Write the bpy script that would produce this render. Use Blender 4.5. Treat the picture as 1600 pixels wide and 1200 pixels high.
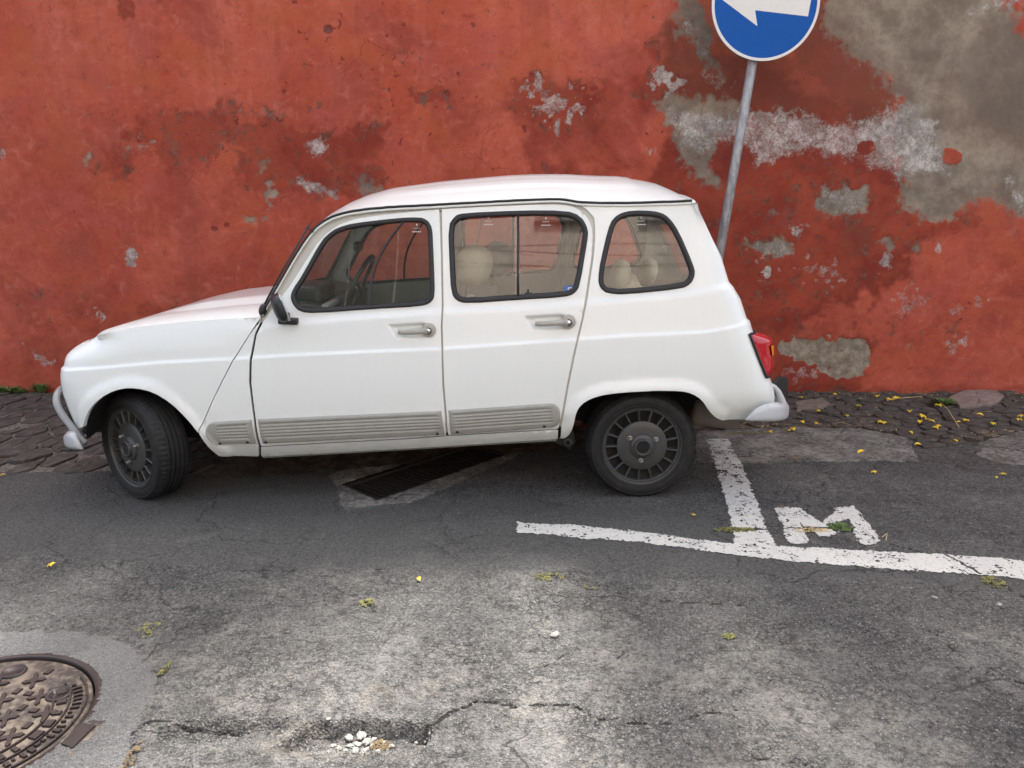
import bpy, bmesh, math, random
import numpy as np
from mathutils import Vector, Matrix
from mathutils.geometry import delaunay_2d_cdt

random.seed(7)
rng = np.random.default_rng(11)
for o in list(bpy.data.objects):
    bpy.data.objects.remove(o)
SC = bpy.context.scene
COL = SC.collection
R = math.radians

# ------------------------------------------------------------------ camera
CAM_H, PITCH, FPX = 1.373, R(12.8), 1200.0
cam_d = bpy.data.cameras.new('camera')
cam_d.sensor_width = 36.0
cam_d.lens = 36.0 * FPX / 1600.0
cam_d.clip_start = 0.05
cam_d.clip_end = 300
cam = bpy.data.objects.new('camera', cam_d)
COL.objects.link(cam)
cam.location = (0, 0, CAM_H)
cam.rotation_euler = (R(90) - PITCH, 0, 0)
SC.camera = cam

# ------------------------------------------------------------------ sky, sun, exposure
SUN_EL, SUN_AZ = R(62), R(8)          # the sun stands behind the red wall: wall and tree shade the car
world = bpy.data.worlds.new('World')
SC.world = world
world.use_nodes = True
wn = world.node_tree.nodes
wl = world.node_tree.links
sky = wn.new('ShaderNodeTexSky')
sky.sky_type = 'NISHITA'
sky.sun_disc = False
sky.sun_elevation = SUN_EL
sky.sun_rotation = SUN_AZ
sky.dust_density = 6.0
sky.ozone_density = 0.6
sky.air_density = 1.0
hs = wn.new('ShaderNodeHueSaturation')
hs.inputs['Saturation'].default_value = 0.6
wl.new(sky.outputs[0], hs.inputs['Color'])
wl.new(hs.outputs[0], wn['Background'].inputs['Color'])
wn['Background'].inputs['Strength'].default_value = 0.15
sun_d = bpy.data.lights.new('sun', 'SUN')
sun_d.energy = 3.0
sun_d.angle = R(3.5)
sun_d.color = (1.0, 0.97, 0.93)
sun = bpy.data.objects.new('sun', sun_d)
COL.objects.link(sun)
sdir = Vector((math.sin(SUN_AZ) * math.cos(SUN_EL), math.cos(SUN_AZ) * math.cos(SUN_EL), math.sin(SUN_EL)))
sun.rotation_euler = sdir.to_track_quat('Z', 'Y').to_euler()
SC.view_settings.view_transform = 'Standard'
SC.view_settings.look = 'None'
SC.view_settings.exposure = 1.9
SC.view_settings.gamma = 1.0
SC.view_settings.use_curve_mapping = False
SC.render.engine = 'CYCLES'
SC.cycles.max_bounces = 8
SC.cycles.transparent_max_bounces = 16

# ------------------------------------------------------------------ small maths
sT, cT = math.sin(PITCH), math.cos(PITCH)
def ray(px, py):
    u = (np.asarray(px, float) - 800) / FPX
    w = (600 - np.asarray(py, float)) / FPX
    return u, cT + w * sT, -sT + w * cT
def g_at(px, py, z=0.0):                   # a point of the ground
    x, y, d = ray(px, py)
    t = (z - CAM_H) / d
    return x * t, y * t
YW = 5.776                                  # the wall stands here
def w_at(px, py, Y=YW):                     # a point of the wall (x, z)
    x, y, d = ray(px, py)
    t = Y / y
    return x * t, CAM_H + d * t
def project(X, Y, Z):
    zc = Y * cT - (Z - CAM_H) * sT
    yc = Y * sT + (Z - CAM_H) * cT
    return 800 + FPX * X / zc, 600 - FPX * yc / zc

_tab = rng.random((8, 256, 256))
def vnoise(x, y, seed=0):
    x = np.asarray(x, float) + 1000 + 17.3 * seed; y = np.asarray(y, float) + 1000 + 9.1 * seed
    xi = np.floor(x).astype(int); yi = np.floor(y).astype(int)
    fx = x - xi; fy = y - yi
    fx = fx * fx * fx * (fx * (fx * 6 - 15) + 10); fy = fy * fy * fy * (fy * (fy * 6 - 15) + 10)
    t = _tab[seed % 8]
    a = t[xi & 255, yi & 255]; b = t[(xi + 1) & 255, yi & 255]
    c = t[xi & 255, (yi + 1) & 255]; d = t[(xi + 1) & 255, (yi + 1) & 255]
    return (a * (1 - fx) + b * fx) * (1 - fy) + (c * (1 - fx) + d * fx) * fy
def fbm(x, y, octaves=4, seed=0, gain=0.5):
    s = 0; amp = 1; tot = 0
    for k in range(octaves):
        s = s + amp * vnoise(x * 2 ** k, y * 2 ** k, seed + k); tot += amp; amp *= gain
    return s / tot
def sstep(a, b, x):
    t = np.clip((np.asarray(x, float) - a) / (b - a), 0, 1)
    return t * t * (3 - 2 * t)
def seg_dist(px, py, poly, closed=True):
    d = np.full(px.shape, 1e9)
    n = len(poly)
    for i in range(n if closed else n - 1):
        ax, ay = poly[i]; bx, by = poly[(i + 1) % n]
        dx, dy = bx - ax, by - ay
        L = dx * dx + dy * dy + 1e-12
        t = np.clip(((px - ax) * dx + (py - ay) * dy) / L, 0, 1)
        d = np.minimum(d, np.hypot(px - ax - t * dx, py - ay - t * dy))
    return d
def inside(px, py, poly):
    r = np.zeros(px.shape, bool)
    n = len(poly)
    for i in range(n):
        ax, ay = poly[i]; bx, by = poly[(i + 1) % n]
        if ay == by: continue
        c = ((ay > py) != (by > py)) & (px < (bx - ax) * (py - ay) / (by - ay) + ax)
        r ^= c
    return r
def sdf(px, py, poly):
    d = seg_dist(px, py, poly)
    return np.where(inside(px, py, poly), -d, d)
def smooth_poly(pts, it=2, closed=True):
    p = np.array(pts, float)
    for _ in range(it):
        if closed:
            q = np.roll(p, -1, 0)
            p = np.stack([0.75 * p + 0.25 * q, 0.25 * p + 0.75 * q], 1).reshape(-1, p.shape[1])
        else:
            a, b = p[:-1], p[1:]
            m = np.stack([0.75 * a + 0.25 * b, 0.25 * a + 0.75 * b], 1).reshape(-1, p.shape[1])
            p = np.vstack([p[:1], m[1:-1], p[-1:]])
    return p
def resample(pts, h, closed=False):
    p = np.array(pts, float)
    if closed: p = np.vstack([p, p[:1]])
    s = np.r_[0, np.cumsum(np.linalg.norm(np.diff(p, axis=0), axis=1))]
    n = max(2, int(round(s[-1] / h)))
    t = np.linspace(0, s[-1], n + 1)
    q = np.stack([np.interp(t, s, p[:, k]) for k in range(p.shape[1])], 1)
    return q[:-1] if closed else q

# ------------------------------------------------------------------ object helpers
def link(name, me, parent=None, mat=None, smooth=False, matrix=None):
    o = bpy.data.objects.new(name, me)
    COL.objects.link(o)
    if parent is not None: o.parent = parent
    if mat is not None and len(me.materials) == 0: me.materials.append(mat)
    if smooth: me.shade_smooth()
    if matrix is not None: o.matrix_local = matrix
    return o
def mk(name, verts, faces, mat, parent=None, smooth=False):
    me = bpy.data.meshes.new(name)
    used = sorted({int(i) for f in faces for i in f})
    if len(used) < len(verts):
        nid = {u: k for k, u in enumerate(used)}
        verts = [verts[u] for u in used]; faces = [tuple(nid[int(i)] for i in f) for f in faces]
    me.from_pydata([tuple(map(float, v)) for v in verts], [], [tuple(map(int, f)) for f in faces])
    return link(name, me, parent, mat, smooth)
def big(name, verts, faces, mat, attrs=None, parent=None, smooth=True):   # numpy arrays, all faces of one size
    me = bpy.data.meshes.new(name)
    n, f, k = len(verts), len(faces), faces.shape[1]
    me.vertices.add(n); me.vertices.foreach_set('co', np.ascontiguousarray(verts, np.float32).ravel())
    me.loops.add(f * k); me.loops.foreach_set('vertex_index', np.ascontiguousarray(faces, np.int32).ravel())
    me.polygons.add(f)
    me.polygons.foreach_set('loop_start', np.arange(0, f * k, k, dtype=np.int32))
    for an, av in (attrs or {}).items():
        a = me.attributes.new(an, 'FLOAT', 'POINT')
        a.data.foreach_set('value', np.ascontiguousarray(av, np.float32).ravel())
    me.update(calc_edges=True); me.validate()
    return link(name, me, parent, mat, smooth)
def bm_obj(name, bm, mat, parent=None, smooth=False):
    me = bpy.data.meshes.new(name)
    bmesh.ops.recalc_face_normals(bm, faces=bm.faces)
    bm.to_mesh(me); bm.free()
    return link(name, me, parent, mat, smooth)
def empty(name, loc=(0, 0, 0), parent=None):
    o = bpy.data.objects.new(name, None)
    COL.objects.link(o); o.location = loc; o.empty_display_size = 0.1
    if parent is not None: o.parent = parent
    return o
def tag(o, label, cat, group=None, kind=None):
    o['label'] = label; o['category'] = cat
    if group: o['group'] = group
    if kind: o['kind'] = kind
    return o
def structure(o, label=None):
    o['kind'] = 'structure'
    if label: o['label'] = label
    return o
def box_bm(bm, c, s, rot=None, bev=0.0):
    r = bmesh.ops.create_cube(bm, size=1)
    vs = r['verts']
    M = Matrix.Translation(c) @ (rot.to_4x4() if rot else Matrix()) @ Matrix.Diagonal((*s, 1))
    bmesh.ops.transform(bm, matrix=M, verts=vs)
    if bev > 0:
        es = list({e for v in vs for e in v.link_edges})
        bmesh.ops.bevel(bm, geom=es, offset=bev, segments=2, affect='EDGES', profile=0.6)
def tube(path, rad, n=10, cap=True, closed=False, flat=1.0):
    P = [Vector(p) for p in path]; m = len(P)
    rads = rad if hasattr(rad, '__len__') else [rad] * m
    V, F = [], []
    prev = None
    for i, p in enumerate(P):
        a = P[(i - 1) % m] if (closed or i > 0) else p
        b = P[(i + 1) % m] if (closed or i < m - 1) else p
        t = (b - a).normalized()
        if prev is None:
            ref = Vector((0, 0, 1)) if abs(t.z) < 0.9 else Vector((1, 0, 0))
            nx = t.cross(ref).normalized()
        else:
            nx = (prev - t * prev.dot(t)).normalized()
        prev = nx
        ny = t.cross(nx)
        for k in range(n):
            a2 = 2 * math.pi * k / n
            V.append(p + nx * math.cos(a2) * rads[i] + ny * math.sin(a2) * rads[i] * flat)
    for i in range(m if closed else m - 1):
        j = (i + 1) % m
        for k in range(n):
            F.append((i * n + k, i * n + (k + 1) % n, j * n + (k + 1) % n, j * n + k))
    if cap and not closed:
        F.append(tuple(range(n - 1, -1, -1))); F.append(tuple((m - 1) * n + k for k in range(n)))
    return V, F
def lathe(profile, n=64, closed=False):       # profile of (radius, y): turned round the y axis
    V, F = [], []
    m = len(profile)
    for k in range(n):
        a = 2 * math.pi * k / n
        for r, y in profile: V.append((r * math.cos(a), y, r * math.sin(a)))
    for k in range(n):
        k2 = (k + 1) % n
        for i in range(m if closed else m - 1):
            j = (i + 1) % m
            F.append((k * m + i, k * m + j, k2 * m + j, k2 * m + i))
    return V, F

# ------------------------------------------------------------------ materials
def srgb(r, g, b):
    f = lambda c: (c / 255 / 12.92) if c <= 10 else ((c / 255 + 0.055) / 1.055) ** 2.4
    return (f(r), f(g), f(b), 1)
class NT:
    def __init__(s, name):
        s.m = bpy.data.materials.new(name); s.m.use_nodes = True
        s.t = s.m.node_tree; s.n = s.t.nodes; s.b = s.n['Principled BSDF']
    def new(s, typ, **kw):
        n = s.n.new(typ)
        for k, v in kw.items():
            if hasattr(n, k): setattr(n, k, v)
        return n
    def link(s, a, b): s.t.links.new(a, b)
    def val(s, sock, v):
        if hasattr(v, 'is_linked') or hasattr(v, 'links'): s.link(v, sock)
        else: sock.default_value = v
    def coords(s): return s.new('ShaderNodeTexCoord').outputs['Object']
    def geo(s): return s.new('ShaderNodeNewGeometry').outputs['Position']
    def scale(s, v, sc):
        n = s.new('ShaderNodeMapping'); s.link(v, n.inputs['Vector']); n.inputs['Scale'].default_value = sc
        return n.outputs[0]
    def noise(s, vec, scale, detail=4, rough=0.55, dist=0.0):
        n = s.new('ShaderNodeTexNoise'); s.link(vec, n.inputs['Vector'])
        n.inputs['Scale'].default_value = scale; n.inputs['Detail'].default_value = detail
        n.inputs['Roughness'].default_value = rough; n.inputs['Distortion'].default_value = dist
        return n.outputs['Fac']
    def nz_col(s, vec, scale):
        n = s.new('ShaderNodeTexNoise'); s.link(vec, n.inputs['Vector']); n.inputs['Scale'].default_value = scale; n.inputs['Detail'].default_value = 4
        return n.outputs['Color']
    def voro(s, vec, scale, feature='F1', out='Distance', rand=1.0):
        n = s.new('ShaderNodeTexVoronoi'); n.feature = feature; s.link(vec, n.inputs['Vector'])
        n.inputs['Scale'].default_value = scale; n.inputs['Randomness'].default_value = rand
        return n.outputs[out]
    def ramp(s, fac, a, b, c0=(0, 0, 0, 1), c1=(1, 1, 1, 1)):
        n = s.new('ShaderNodeMapRange'); n.interpolation_type = 'SMOOTHSTEP'
        s.link(fac, n.inputs['Value']); n.inputs['From Min'].default_value = a; n.inputs['From Max'].default_value = b
        return n.outputs['Result']
    def mix(s, fac, a, b, blend='MIX'):
        n = s.new('ShaderNodeMix'); n.data_type = 'RGBA'; n.blend_type = blend
        s.val(n.inputs[0], fac); s.val(n.inputs[6], a); s.val(n.inputs[7], b)
        return n.outputs[2]
    def math(s, op, a, b=0.0, clamp=False):
        n = s.new('ShaderNodeMath'); n.operation = op; n.use_clamp = clamp
        s.val(n.inputs[0], a); s.val(n.inputs[1], b)
        return n.outputs[0]
    def attr(s, name):
        n = s.new('ShaderNodeAttribute'); n.attribute_name = name
        return n.outputs['Fac']
    def bump(s, h, strength=0.5, dist=0.01, normal=None):
        n = s.new('ShaderNodeBump'); s.link(h, n.inputs['Height'])
        n.inputs['Strength'].default_value = strength; n.inputs['Distance'].default_value = dist
        if normal is not None: s.link(normal, n.inputs['Normal'])
        return n.outputs[0]
    def finish(s, color=None, rough=None, normal=None, **kw):
        if color is not None: s.val(s.b.inputs['Base Color'], color)
        if rough is not None: s.val(s.b.inputs['Roughness'], rough)
        if normal is not None: s.link(normal, s.b.inputs['Normal'])
        for k, v in kw.items(): s.val(s.b.inputs[k.replace('_', ' ')], v)
        return s.m

def plain(name, col, rough=0.5, metal=0.0, var=0.12, scale=30, bump=0.0, coat=0.0, spec=0.5):
    t = NT(name)
    c = t.coords()
    n = t.noise(c, scale, 5)
    dark = tuple(x * (1 - var) for x in col[:3]) + (1,)
    light = tuple(min(1, x * (1 + var)) for x in col[:3]) + (1,)
    colr = t.mix(n, dark, light)
    nrm = t.bump(t.noise(c, scale * 4, 4), bump, 0.004) if bump else None
    rg = t.math('MULTIPLY_ADD', n, 0.15); t.n[-1].inputs[2].default_value = max(0.02, rough - 0.075)
    m = t.finish(colr, rg, nrm, Metallic=metal)
    t.b.inputs['Coat Weight'].default_value = coat
    t.b.inputs['Coat Roughness'].default_value = 0.06
    t.b.inputs['Specular IOR Level'].default_value = spec
    return m

M = {}
def build_materials():
    # car paint: white with faint dust and rain streaks
    t = NT('white_car_paint'); c = t.coords()
    n1 = t.noise(c, 2.2, 5, 0.6); n2 = t.noise(t.scale(c, (14, 14, 1.6)), 2.5, 4)
    low = t.new('ShaderNodeSeparateXYZ'); t.link(c, low.inputs[0])
    dirt = t.ramp(low.outputs['Z'], 0.62, 0.2)
    dn = t.math('MULTIPLY', dirt, t.ramp(t.noise(c, 9, 6, 0.65), 0.38, 0.8))
    col = t.mix(t.math('MULTIPLY', n1, 0.45), (0.775, 0.81, 0.785, 1), (0.735, 0.77, 0.745, 1))
    col = t.mix(t.math('MULTIPLY', t.ramp(n2, 0.45, 0.95), 0.18), col, (0.68, 0.69, 0.67, 1))
    col = t.mix(t.math('MULTIPLY', dn, 0.28), col, (0.45, 0.42, 0.36, 1))
    rg = t.math('MULTIPLY_ADD', n1, 0.14); t.n[-1].inputs[2].default_value = 0.24
    M['paint'] = t.finish(col, rg)
    t.b.inputs['Coat Weight'].default_value = 0.65; t.b.inputs['Coat Roughness'].default_value = 0.06
    M['jamb'] = plain('grey_white_jamb_paint', (0.50, 0.49, 0.44), 0.45, var=0.18, scale=12)
    M['rubber'] = plain('black_rubber', (0.013, 0.013, 0.014), 0.55, var=0.3, scale=50)
    M['black'] = plain('black_plastic', (0.016, 0.017, 0.018), 0.45, var=0.3, scale=40)
    M['under'] = plain('dark_underbody', (0.012, 0.012, 0.012), 0.8, var=0.4, scale=14)
    M['well'] = plain('black_wheel_well', (0.006, 0.006, 0.006), 0.85, var=0.4, scale=14)
    M['strip'] = plain('beige_grey_strip_plastic', (0.325, 0.325, 0.29), 0.5, var=0.12, scale=18)
    M['handle'] = plain('beige_grey_handle_plastic', (0.36, 0.345, 0.30), 0.35, var=0.1, scale=30)
    M['bumper'] = plain('pale_grey_bumper_paint', (0.50, 0.52, 0.53), 0.3, var=0.08, scale=9, coat=0.3)
    M['tube_grey'] = plain('grey_tube_paint', (0.27, 0.28, 0.28), 0.35, var=0.12, scale=14)
    M['chrome'] = plain('chrome_metal', (0.75, 0.75, 0.74), 0.18, metal=1.0, var=0.1)
    M['rim'] = plain('dark_grey_wheel_paint', (0.048, 0.049, 0.047), 0.40, var=0.22, scale=22)
    M['rim_dark'] = plain('black_brake_metal', (0.008, 0.008, 0.008), 0.7, var=0.3)
    t = NT('dusty_tyre_rubber'); c = t.coords()
    n = t.noise(c, 16, 6, 0.65)
    M['tyre'] = t.finish(t.mix(t.ramp(n, 0.42, 0.8), (0.006, 0.006, 0.006, 1), (0.022, 0.020, 0.018, 1)), 0.72,
                         t.bump(t.noise(c, 160, 3), 0.2, 0.002))
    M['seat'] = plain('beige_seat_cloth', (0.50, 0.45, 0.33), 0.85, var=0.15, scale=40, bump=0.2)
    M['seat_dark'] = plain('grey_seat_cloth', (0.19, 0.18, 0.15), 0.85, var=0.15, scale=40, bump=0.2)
    M['trim'] = plain('beige_grey_door_card', (0.30, 0.29, 0.24), 0.65, var=0.15, scale=15)
    M['headliner'] = plain('pale_headliner', (0.40, 0.38, 0.32), 0.8, var=0.1)
    # glass: thin, clear, reflecting by Fresnel
    for nm, tint, key in (('clear_car_glass', (0.80, 0.84, 0.82, 1), 'glass'),):
        t = NT(nm); t.n.remove(t.b)
        tr = t.new('ShaderNodeBsdfTransparent'); tr.inputs[0].default_value = tint
        gl = t.new('ShaderNodeBsdfGlossy'); gl.inputs['Roughness'].default_value = 0.015
        gl.inputs[0].default_value = (1, 1, 1, 1)
        df = t.new('ShaderNodeBsdfDiffuse'); df.inputs[0].default_value = (0.5, 0.46, 0.38, 1)
        gm = t.new('ShaderNodeNewGeometry'); vd = t.new('ShaderNodeVectorMath'); vd.operation = 'DOT_PRODUCT'
        t.link(gm.outputs['Normal'], vd.inputs[0]); t.link(gm.outputs['Incoming'], vd.inputs[1])
        ci = t.math('SUBTRACT', 1.0, t.math('ABSOLUTE', vd.outputs['Value']), True)
        fr = t.math('MULTIPLY_ADD', t.math('POWER', ci, 5.0), .93); t.n[-1].inputs[2].default_value = .07
        dust = t.math('MULTIPLY', t.ramp(t.noise(t.coords(), 7, 6, 0.65), 0.3, 0.9), 0.045)
        m0 = t.new('ShaderNodeMixShader'); t.link(dust, m0.inputs[0]); t.link(tr.outputs[0], m0.inputs[1]); t.link(df.outputs[0], m0.inputs[2])
        m1 = t.new('ShaderNodeMixShader'); t.link(fr, m1.inputs[0]); t.link(m0.outputs[0], m1.inputs[1]); t.link(gl.outputs[0], m1.inputs[2])
        t.link(m1.outputs[0], t.n['Material Output'].inputs[0])
        M[key] = t.m
    M['red_lens'] = plain('red_lens', (0.42, 0.006, 0.016), 0.12, var=0.15, scale=60, coat=0.6)
    M['amber_lens'] = plain('amber_lens', (0.75, 0.22, 0.01), 0.12, var=0.12, scale=60, coat=0.6)
    M['sticker_blue'] = plain('blue_sticker', (0.03, 0.10, 0.32), 0.4)
    M['etch'] = plain('white_print', (0.55, 0.55, 0.53), 0.6)
    M['mirror'] = plain('mirror_glass', (0.7, 0.72, 0.72), 0.05, metal=1.0, var=0.02)
    M['sign_blue'] = plain('blue_sign_sheeting', srgb(0, 84, 166), 0.5, var=0.07, scale=7, spec=.2)
    M['sign_white'] = plain('white_sign_sheeting', (0.75, 0.745, 0.71), 0.45, var=0.07, scale=9)
    M['sign_back'] = plain('grey_sign_back', (0.3, 0.3, 0.3), 0.5, metal=0.6)
    t = NT('galvanised_pole_steel'); c = t.coords()
    n = t.noise(t.scale(c, (1, 1, .35)), 26, 6, 0.7)
    v = t.voro(c, 60, out='Distance')
    colr = t.mix(t.ramp(n, 0.3, 0.7), (0.19, 0.19, 0.195, 1), (0.42, 0.42, 0.42, 1))
    M['galv'] = t.finish(colr, 0.55, t.bump(v, 0.15, 0.002), Metallic=0.45)
    M['iron'] = None
    t = NT('rusty_cast_iron'); c = t.coords()
    n = t.noise(c, 7, 6, 0.65); n2 = t.noise(c, 45, 4)
    colr = t.mix(t.ramp(n, 0.40, 0.62), (0.028, 0.019, 0.016, 1), (0.165, 0.130, 0.098, 1))
    colr = t.mix(t.math('MULTIPLY', t.ramp(n2, 0.45, 0.8), 0.5), colr, (0.30, 0.26, 0.20, 1))
    M['iron'] = t.finish(colr, 0.75, t.bump(n2, 0.3, 0.003), Metallic=0.1)
    M['iron_top'] = plain('worn_dark_red_iron', (0.022, 0.0135, 0.012), 0.5, metal=0.1, var=0.35, scale=25, bump=0.2)
    M['grate'] = plain('rusty_black_grate', (0.018, 0.013, 0.010), 0.7, metal=0.3, var=0.4, scale=30, bump=0.3)
    M['pit'] = plain('dark_pit', (0.004, 0.004, 0.004), 0.95)
    M['concrete'] = plain('pale_worn_concrete', (0.30, 0.285, 0.25), 0.9, var=0.3, scale=11, bump=0.5)
    M['petal'] = plain('yellow_petal', (0.86, 0.58, 0.03), 0.6, var=0.2, scale=60)
    M['petal_dry'] = plain('dry_ochre_leaf', (0.15, 0.105, 0.05), 0.75, var=0.3, scale=60)
    M['straw'] = plain('pale_straw', (0.55, 0.42, 0.20), 0.8, var=0.2)
    M['weed'] = plain('green_weed_leaf', (0.085, 0.14, 0.03), 0.6, var=0.4, scale=50)
    M['moss'] = plain('olive_moss', (0.19, 0.18, 0.055), 0.9, var=0.5, scale=70)
    M['pebble'] = plain('pale_pebble', (0.27, 0.255, 0.225), 0.8, var=0.35, scale=40, bump=0.2)
    M['leaf'] = plain('tree_leaf', (0.06, 0.11, 0.03), 0.55, var=0.4, scale=3)
    M['bark'] = plain('tree_bark', (0.12, 0.09, 0.06), 0.9, var=0.3, bump=0.5)
    M['cable'] = plain('black_cable', (0.02, 0.02, 0.02), 0.6)
build_materials()

# ================================================================== WALL
def wall_axis(lo, f0, f1, hi, h, coarse):
    return np.r_[np.arange(lo, f0, coarse), np.arange(f0, f1, h), np.arange(f1, hi + 1e-6, coarse)]
WALL_TOP = 5.8
wx = wall_axis(-9.0, -4.4, 4.3, 9.2, 0.0105, 0.09)
wz = wall_axis(-0.25, -0.04, 2.86, WALL_TOP, 0.0105, 0.09)
WXg, WZg = np.meshgrid(wx, wz, indexing='ij')
def w_poly(pts, it=1):
    p = np.array(pts, float)
    x, z = w_at(p[:, 0], p[:, 1])
    return smooth_poly(np.stack([x, z], 1), it)
_wn1 = fbm(WXg * 5, WZg * 5, 5, 1) - 0.5
_wn2 = fbm(WXg * 22, WZg * 22, 4, 3) - 0.5
def w_blob(mask, pts, amp=0.10, fine=0.05, soft=0.02, level=1.0):
    poly = w_poly(pts)
    m = 0.25
    sel = (WXg > poly[:, 0].min() - m) & (WXg < poly[:, 0].max() + m) & (WZg > poly[:, 1].min() - m) & (WZg < poly[:, 1].max() + m)
    d = sdf(WXg[sel], WZg[sel], poly) + _wn1[sel] * amp * 2 + _wn2[sel] * fine * 2
    mask[sel] = np.maximum(mask[sel], level * sstep(soft, -soft, d))
def disc(cx, cy, r, ry=None, n=9):
    ry = ry or r
    return [(cx + r * math.cos(a), cy + ry * math.sin(a)) for a in np.linspace(0, 2 * math.pi, n, endpoint=False)]
w_dark = np.zeros_like(WXg); w_grey = np.zeros_like(WXg); w_white = np.zeros_like(WXg)
w_deep = np.zeros_like(WXg); w_wash = np.zeros_like(WXg); w_pale = np.zeros_like(WXg); w_chip = np.zeros_like(WXg)
# older dark red coats showing
for pts, a, f, s, l in [
    ([(125, 250), (140, 235), (175, 225), (210, 220), (245, 212), (252, 235), (225, 255), (218, 282), (205, 295), (180, 290), (150, 270)], .08, .06, .02, .75),
    ([(180, 225), (230, 172), (300, 180), (350, 168), (410, 168), (440, 190), (480, 198), (520, 198), (562, 193), (612, 182), (600, 240), (562, 250), (532, 262), (490, 262), (470, 272), (430, 312), (410, 300), (372, 290), (362, 235), (330, 248), (290, 268), (240, 250)], .14, .09, .03, .9),
    ([(440, 270), (540, 250), (600, 260), (620, 290), (560, 310), (520, 320), (470, 300)], .1, .08, .03, .8),
    ([(795, 128), (830, 122), (880, 118), (940, 132), (972, 155), (940, 178), (905, 190), (890, 232), (860, 240), (840, 200), (800, 175)], .1, .08, .02, 1.0),
    ([(835, 258), (880, 245), (925, 262), (905, 284), (860, 280)], .08, .06, .03, .7),
    ([(1012, 60), (1050, 80), (1075, 130), (1070, 170), (1020, 150), (990, 150), (985, 130), (1010, 110)], .08, .06, .03, .8),
    ([(1040, 262), (1130, 285), (1200, 262), (1260, 245), (1320, 250), (1400, 285), (1440, 325), (1500, 322), (1545, 345), (1500, 372), (1420, 375), (1415, 432), (1360, 455), (1262, 475), (1240, 520), (1290, 520), (1350, 520), (1368, 604), (1200, 630), (1100, 600), (1060, 480), (1060, 330)], .12, .05, .03, .85),
    ([(1120, 280), (1210, 300), (1220, 420), (1240, 470), (1215, 540), (1150, 520), (1090, 420), (1090, 300)], .14, .08, .08, 1.0),
    ([(1380, 470), (1500, 470), (1515, 520), (1480, 560), (1400, 560), (1350, 530)], .14, .08, .05, .45),
    ([(180, -20), (208, -20), (212, 22), (198, 34), (182, 30)], .02, .03, .008, .9),
    ([(505, 40), (518, 40), (518, 50), (506, 50)], .01, .02, .006, .9),
    ([(640, 145), (690, 140), (705, 150), (702, 165), (665, 162)], .05, .08, .01, .9),
    ([(255, 475), (300, 462), (345, 470), (330, 500), (280, 505), (200, 500), (190, 485)], .12, .08, .05, .65),
    ([(30, 430), (140, 440), (160, 480), (60, 480), (10, 470)], .14, .08, .06, .4),
    ([(600, 40), (612, 60), (640, 75), (650, 95), (610, 95), (596, 70)], .06, .1, .015, .55),
]: w_blob(w_dark, pts, a, f, s * 2.2 + .035 if s > .012 else s, l)
# bare grey-brown render
for pts, a, f, s, l in [
    ([(1262, -30), (1640, -30), (1640, 360), (1575, 338), (1545, 308), (1512, 322), (1480, 345), (1440, 332), (1412, 305), (1408, 285), (1395, 262), (1392, 200), (1410, 160), (1400, 135), (1370, 118), (1330, 100), (1296, 60)], .10, .05, .045, 1.0),
    ([(1052, -20), (1098, -20), (1112, 40), (1118, 95), (1155, 138), (1112, 112), (1086, 76), (1058, 45)], .05, .06, .02, .85),
    ([(1030, 150), (1130, 150), (1180, 165), (1110, 240), (1130, 295), (1095, 292), (1070, 250), (1030, 190)], .06, .05, .02, .8),
    ([(410, 290), (425, 285), (432, 300), (424, 330), (416, 332)], .03, .05, .01, .8),
    ([(372, 336), (415, 336), (415, 346), (374, 346)], .02, .04, .008, .8),
    ([(360, 175), (435, 168), (440, 185), (400, 186), (365, 184)], .05, .08, .015, .55),
    ([(180, 228), (240, 212), (250, 225), (215, 238)], .05, .08, .015, .6),
    ([(345, 225), (375, 228), (380, 250), (355, 248)], .05, .06, .02, .6),
    ([(395, 245), (425, 245), (422, 266), (400, 266)], .05, .06, .02, .7),
    ([(130, 240), (140, 242), (136, 258), (130, 255)], .02, .04, .008, .8),
    ([(560, 285), (600, 285), (596, 305), (565, 302)], .06, .06, .02, .7),
    ([(1190, 322), (1220, 320), (1225, 340), (1195, 345)], .06, .06, .02, .7),
    ([(1378, 370), (1400, 372), (1400, 390), (1382, 388)], .04, .05, .02, .9),
    ([(1425, 380), (1440, 378), (1440, 390), (1428, 390)], .03, .05, .015, .8),
    ([(168, 128), (182, 126), (182, 136), (170, 136)], .03, .05, .012, .5),
    ([(1285, 280), (1312, 296), (1332, 275), (1355, 280), (1362, 332), (1330, 337), (1273, 334)], .04, .05, .012, 1.0),
    ([(1160, 374), (1190, 378), (1236, 376), (1240, 398), (1215, 404), (1190, 394), (1162, 388)], .03, .05, .01, 1.0),
    ([(1470, 322), (1440, 330), (1405, 320), (1440, 345), (1480, 345)], .05, .06, .02, .8),
]: w_blob(w_grey, pts, a, f, s * 2.0 + .02, l)
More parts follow.
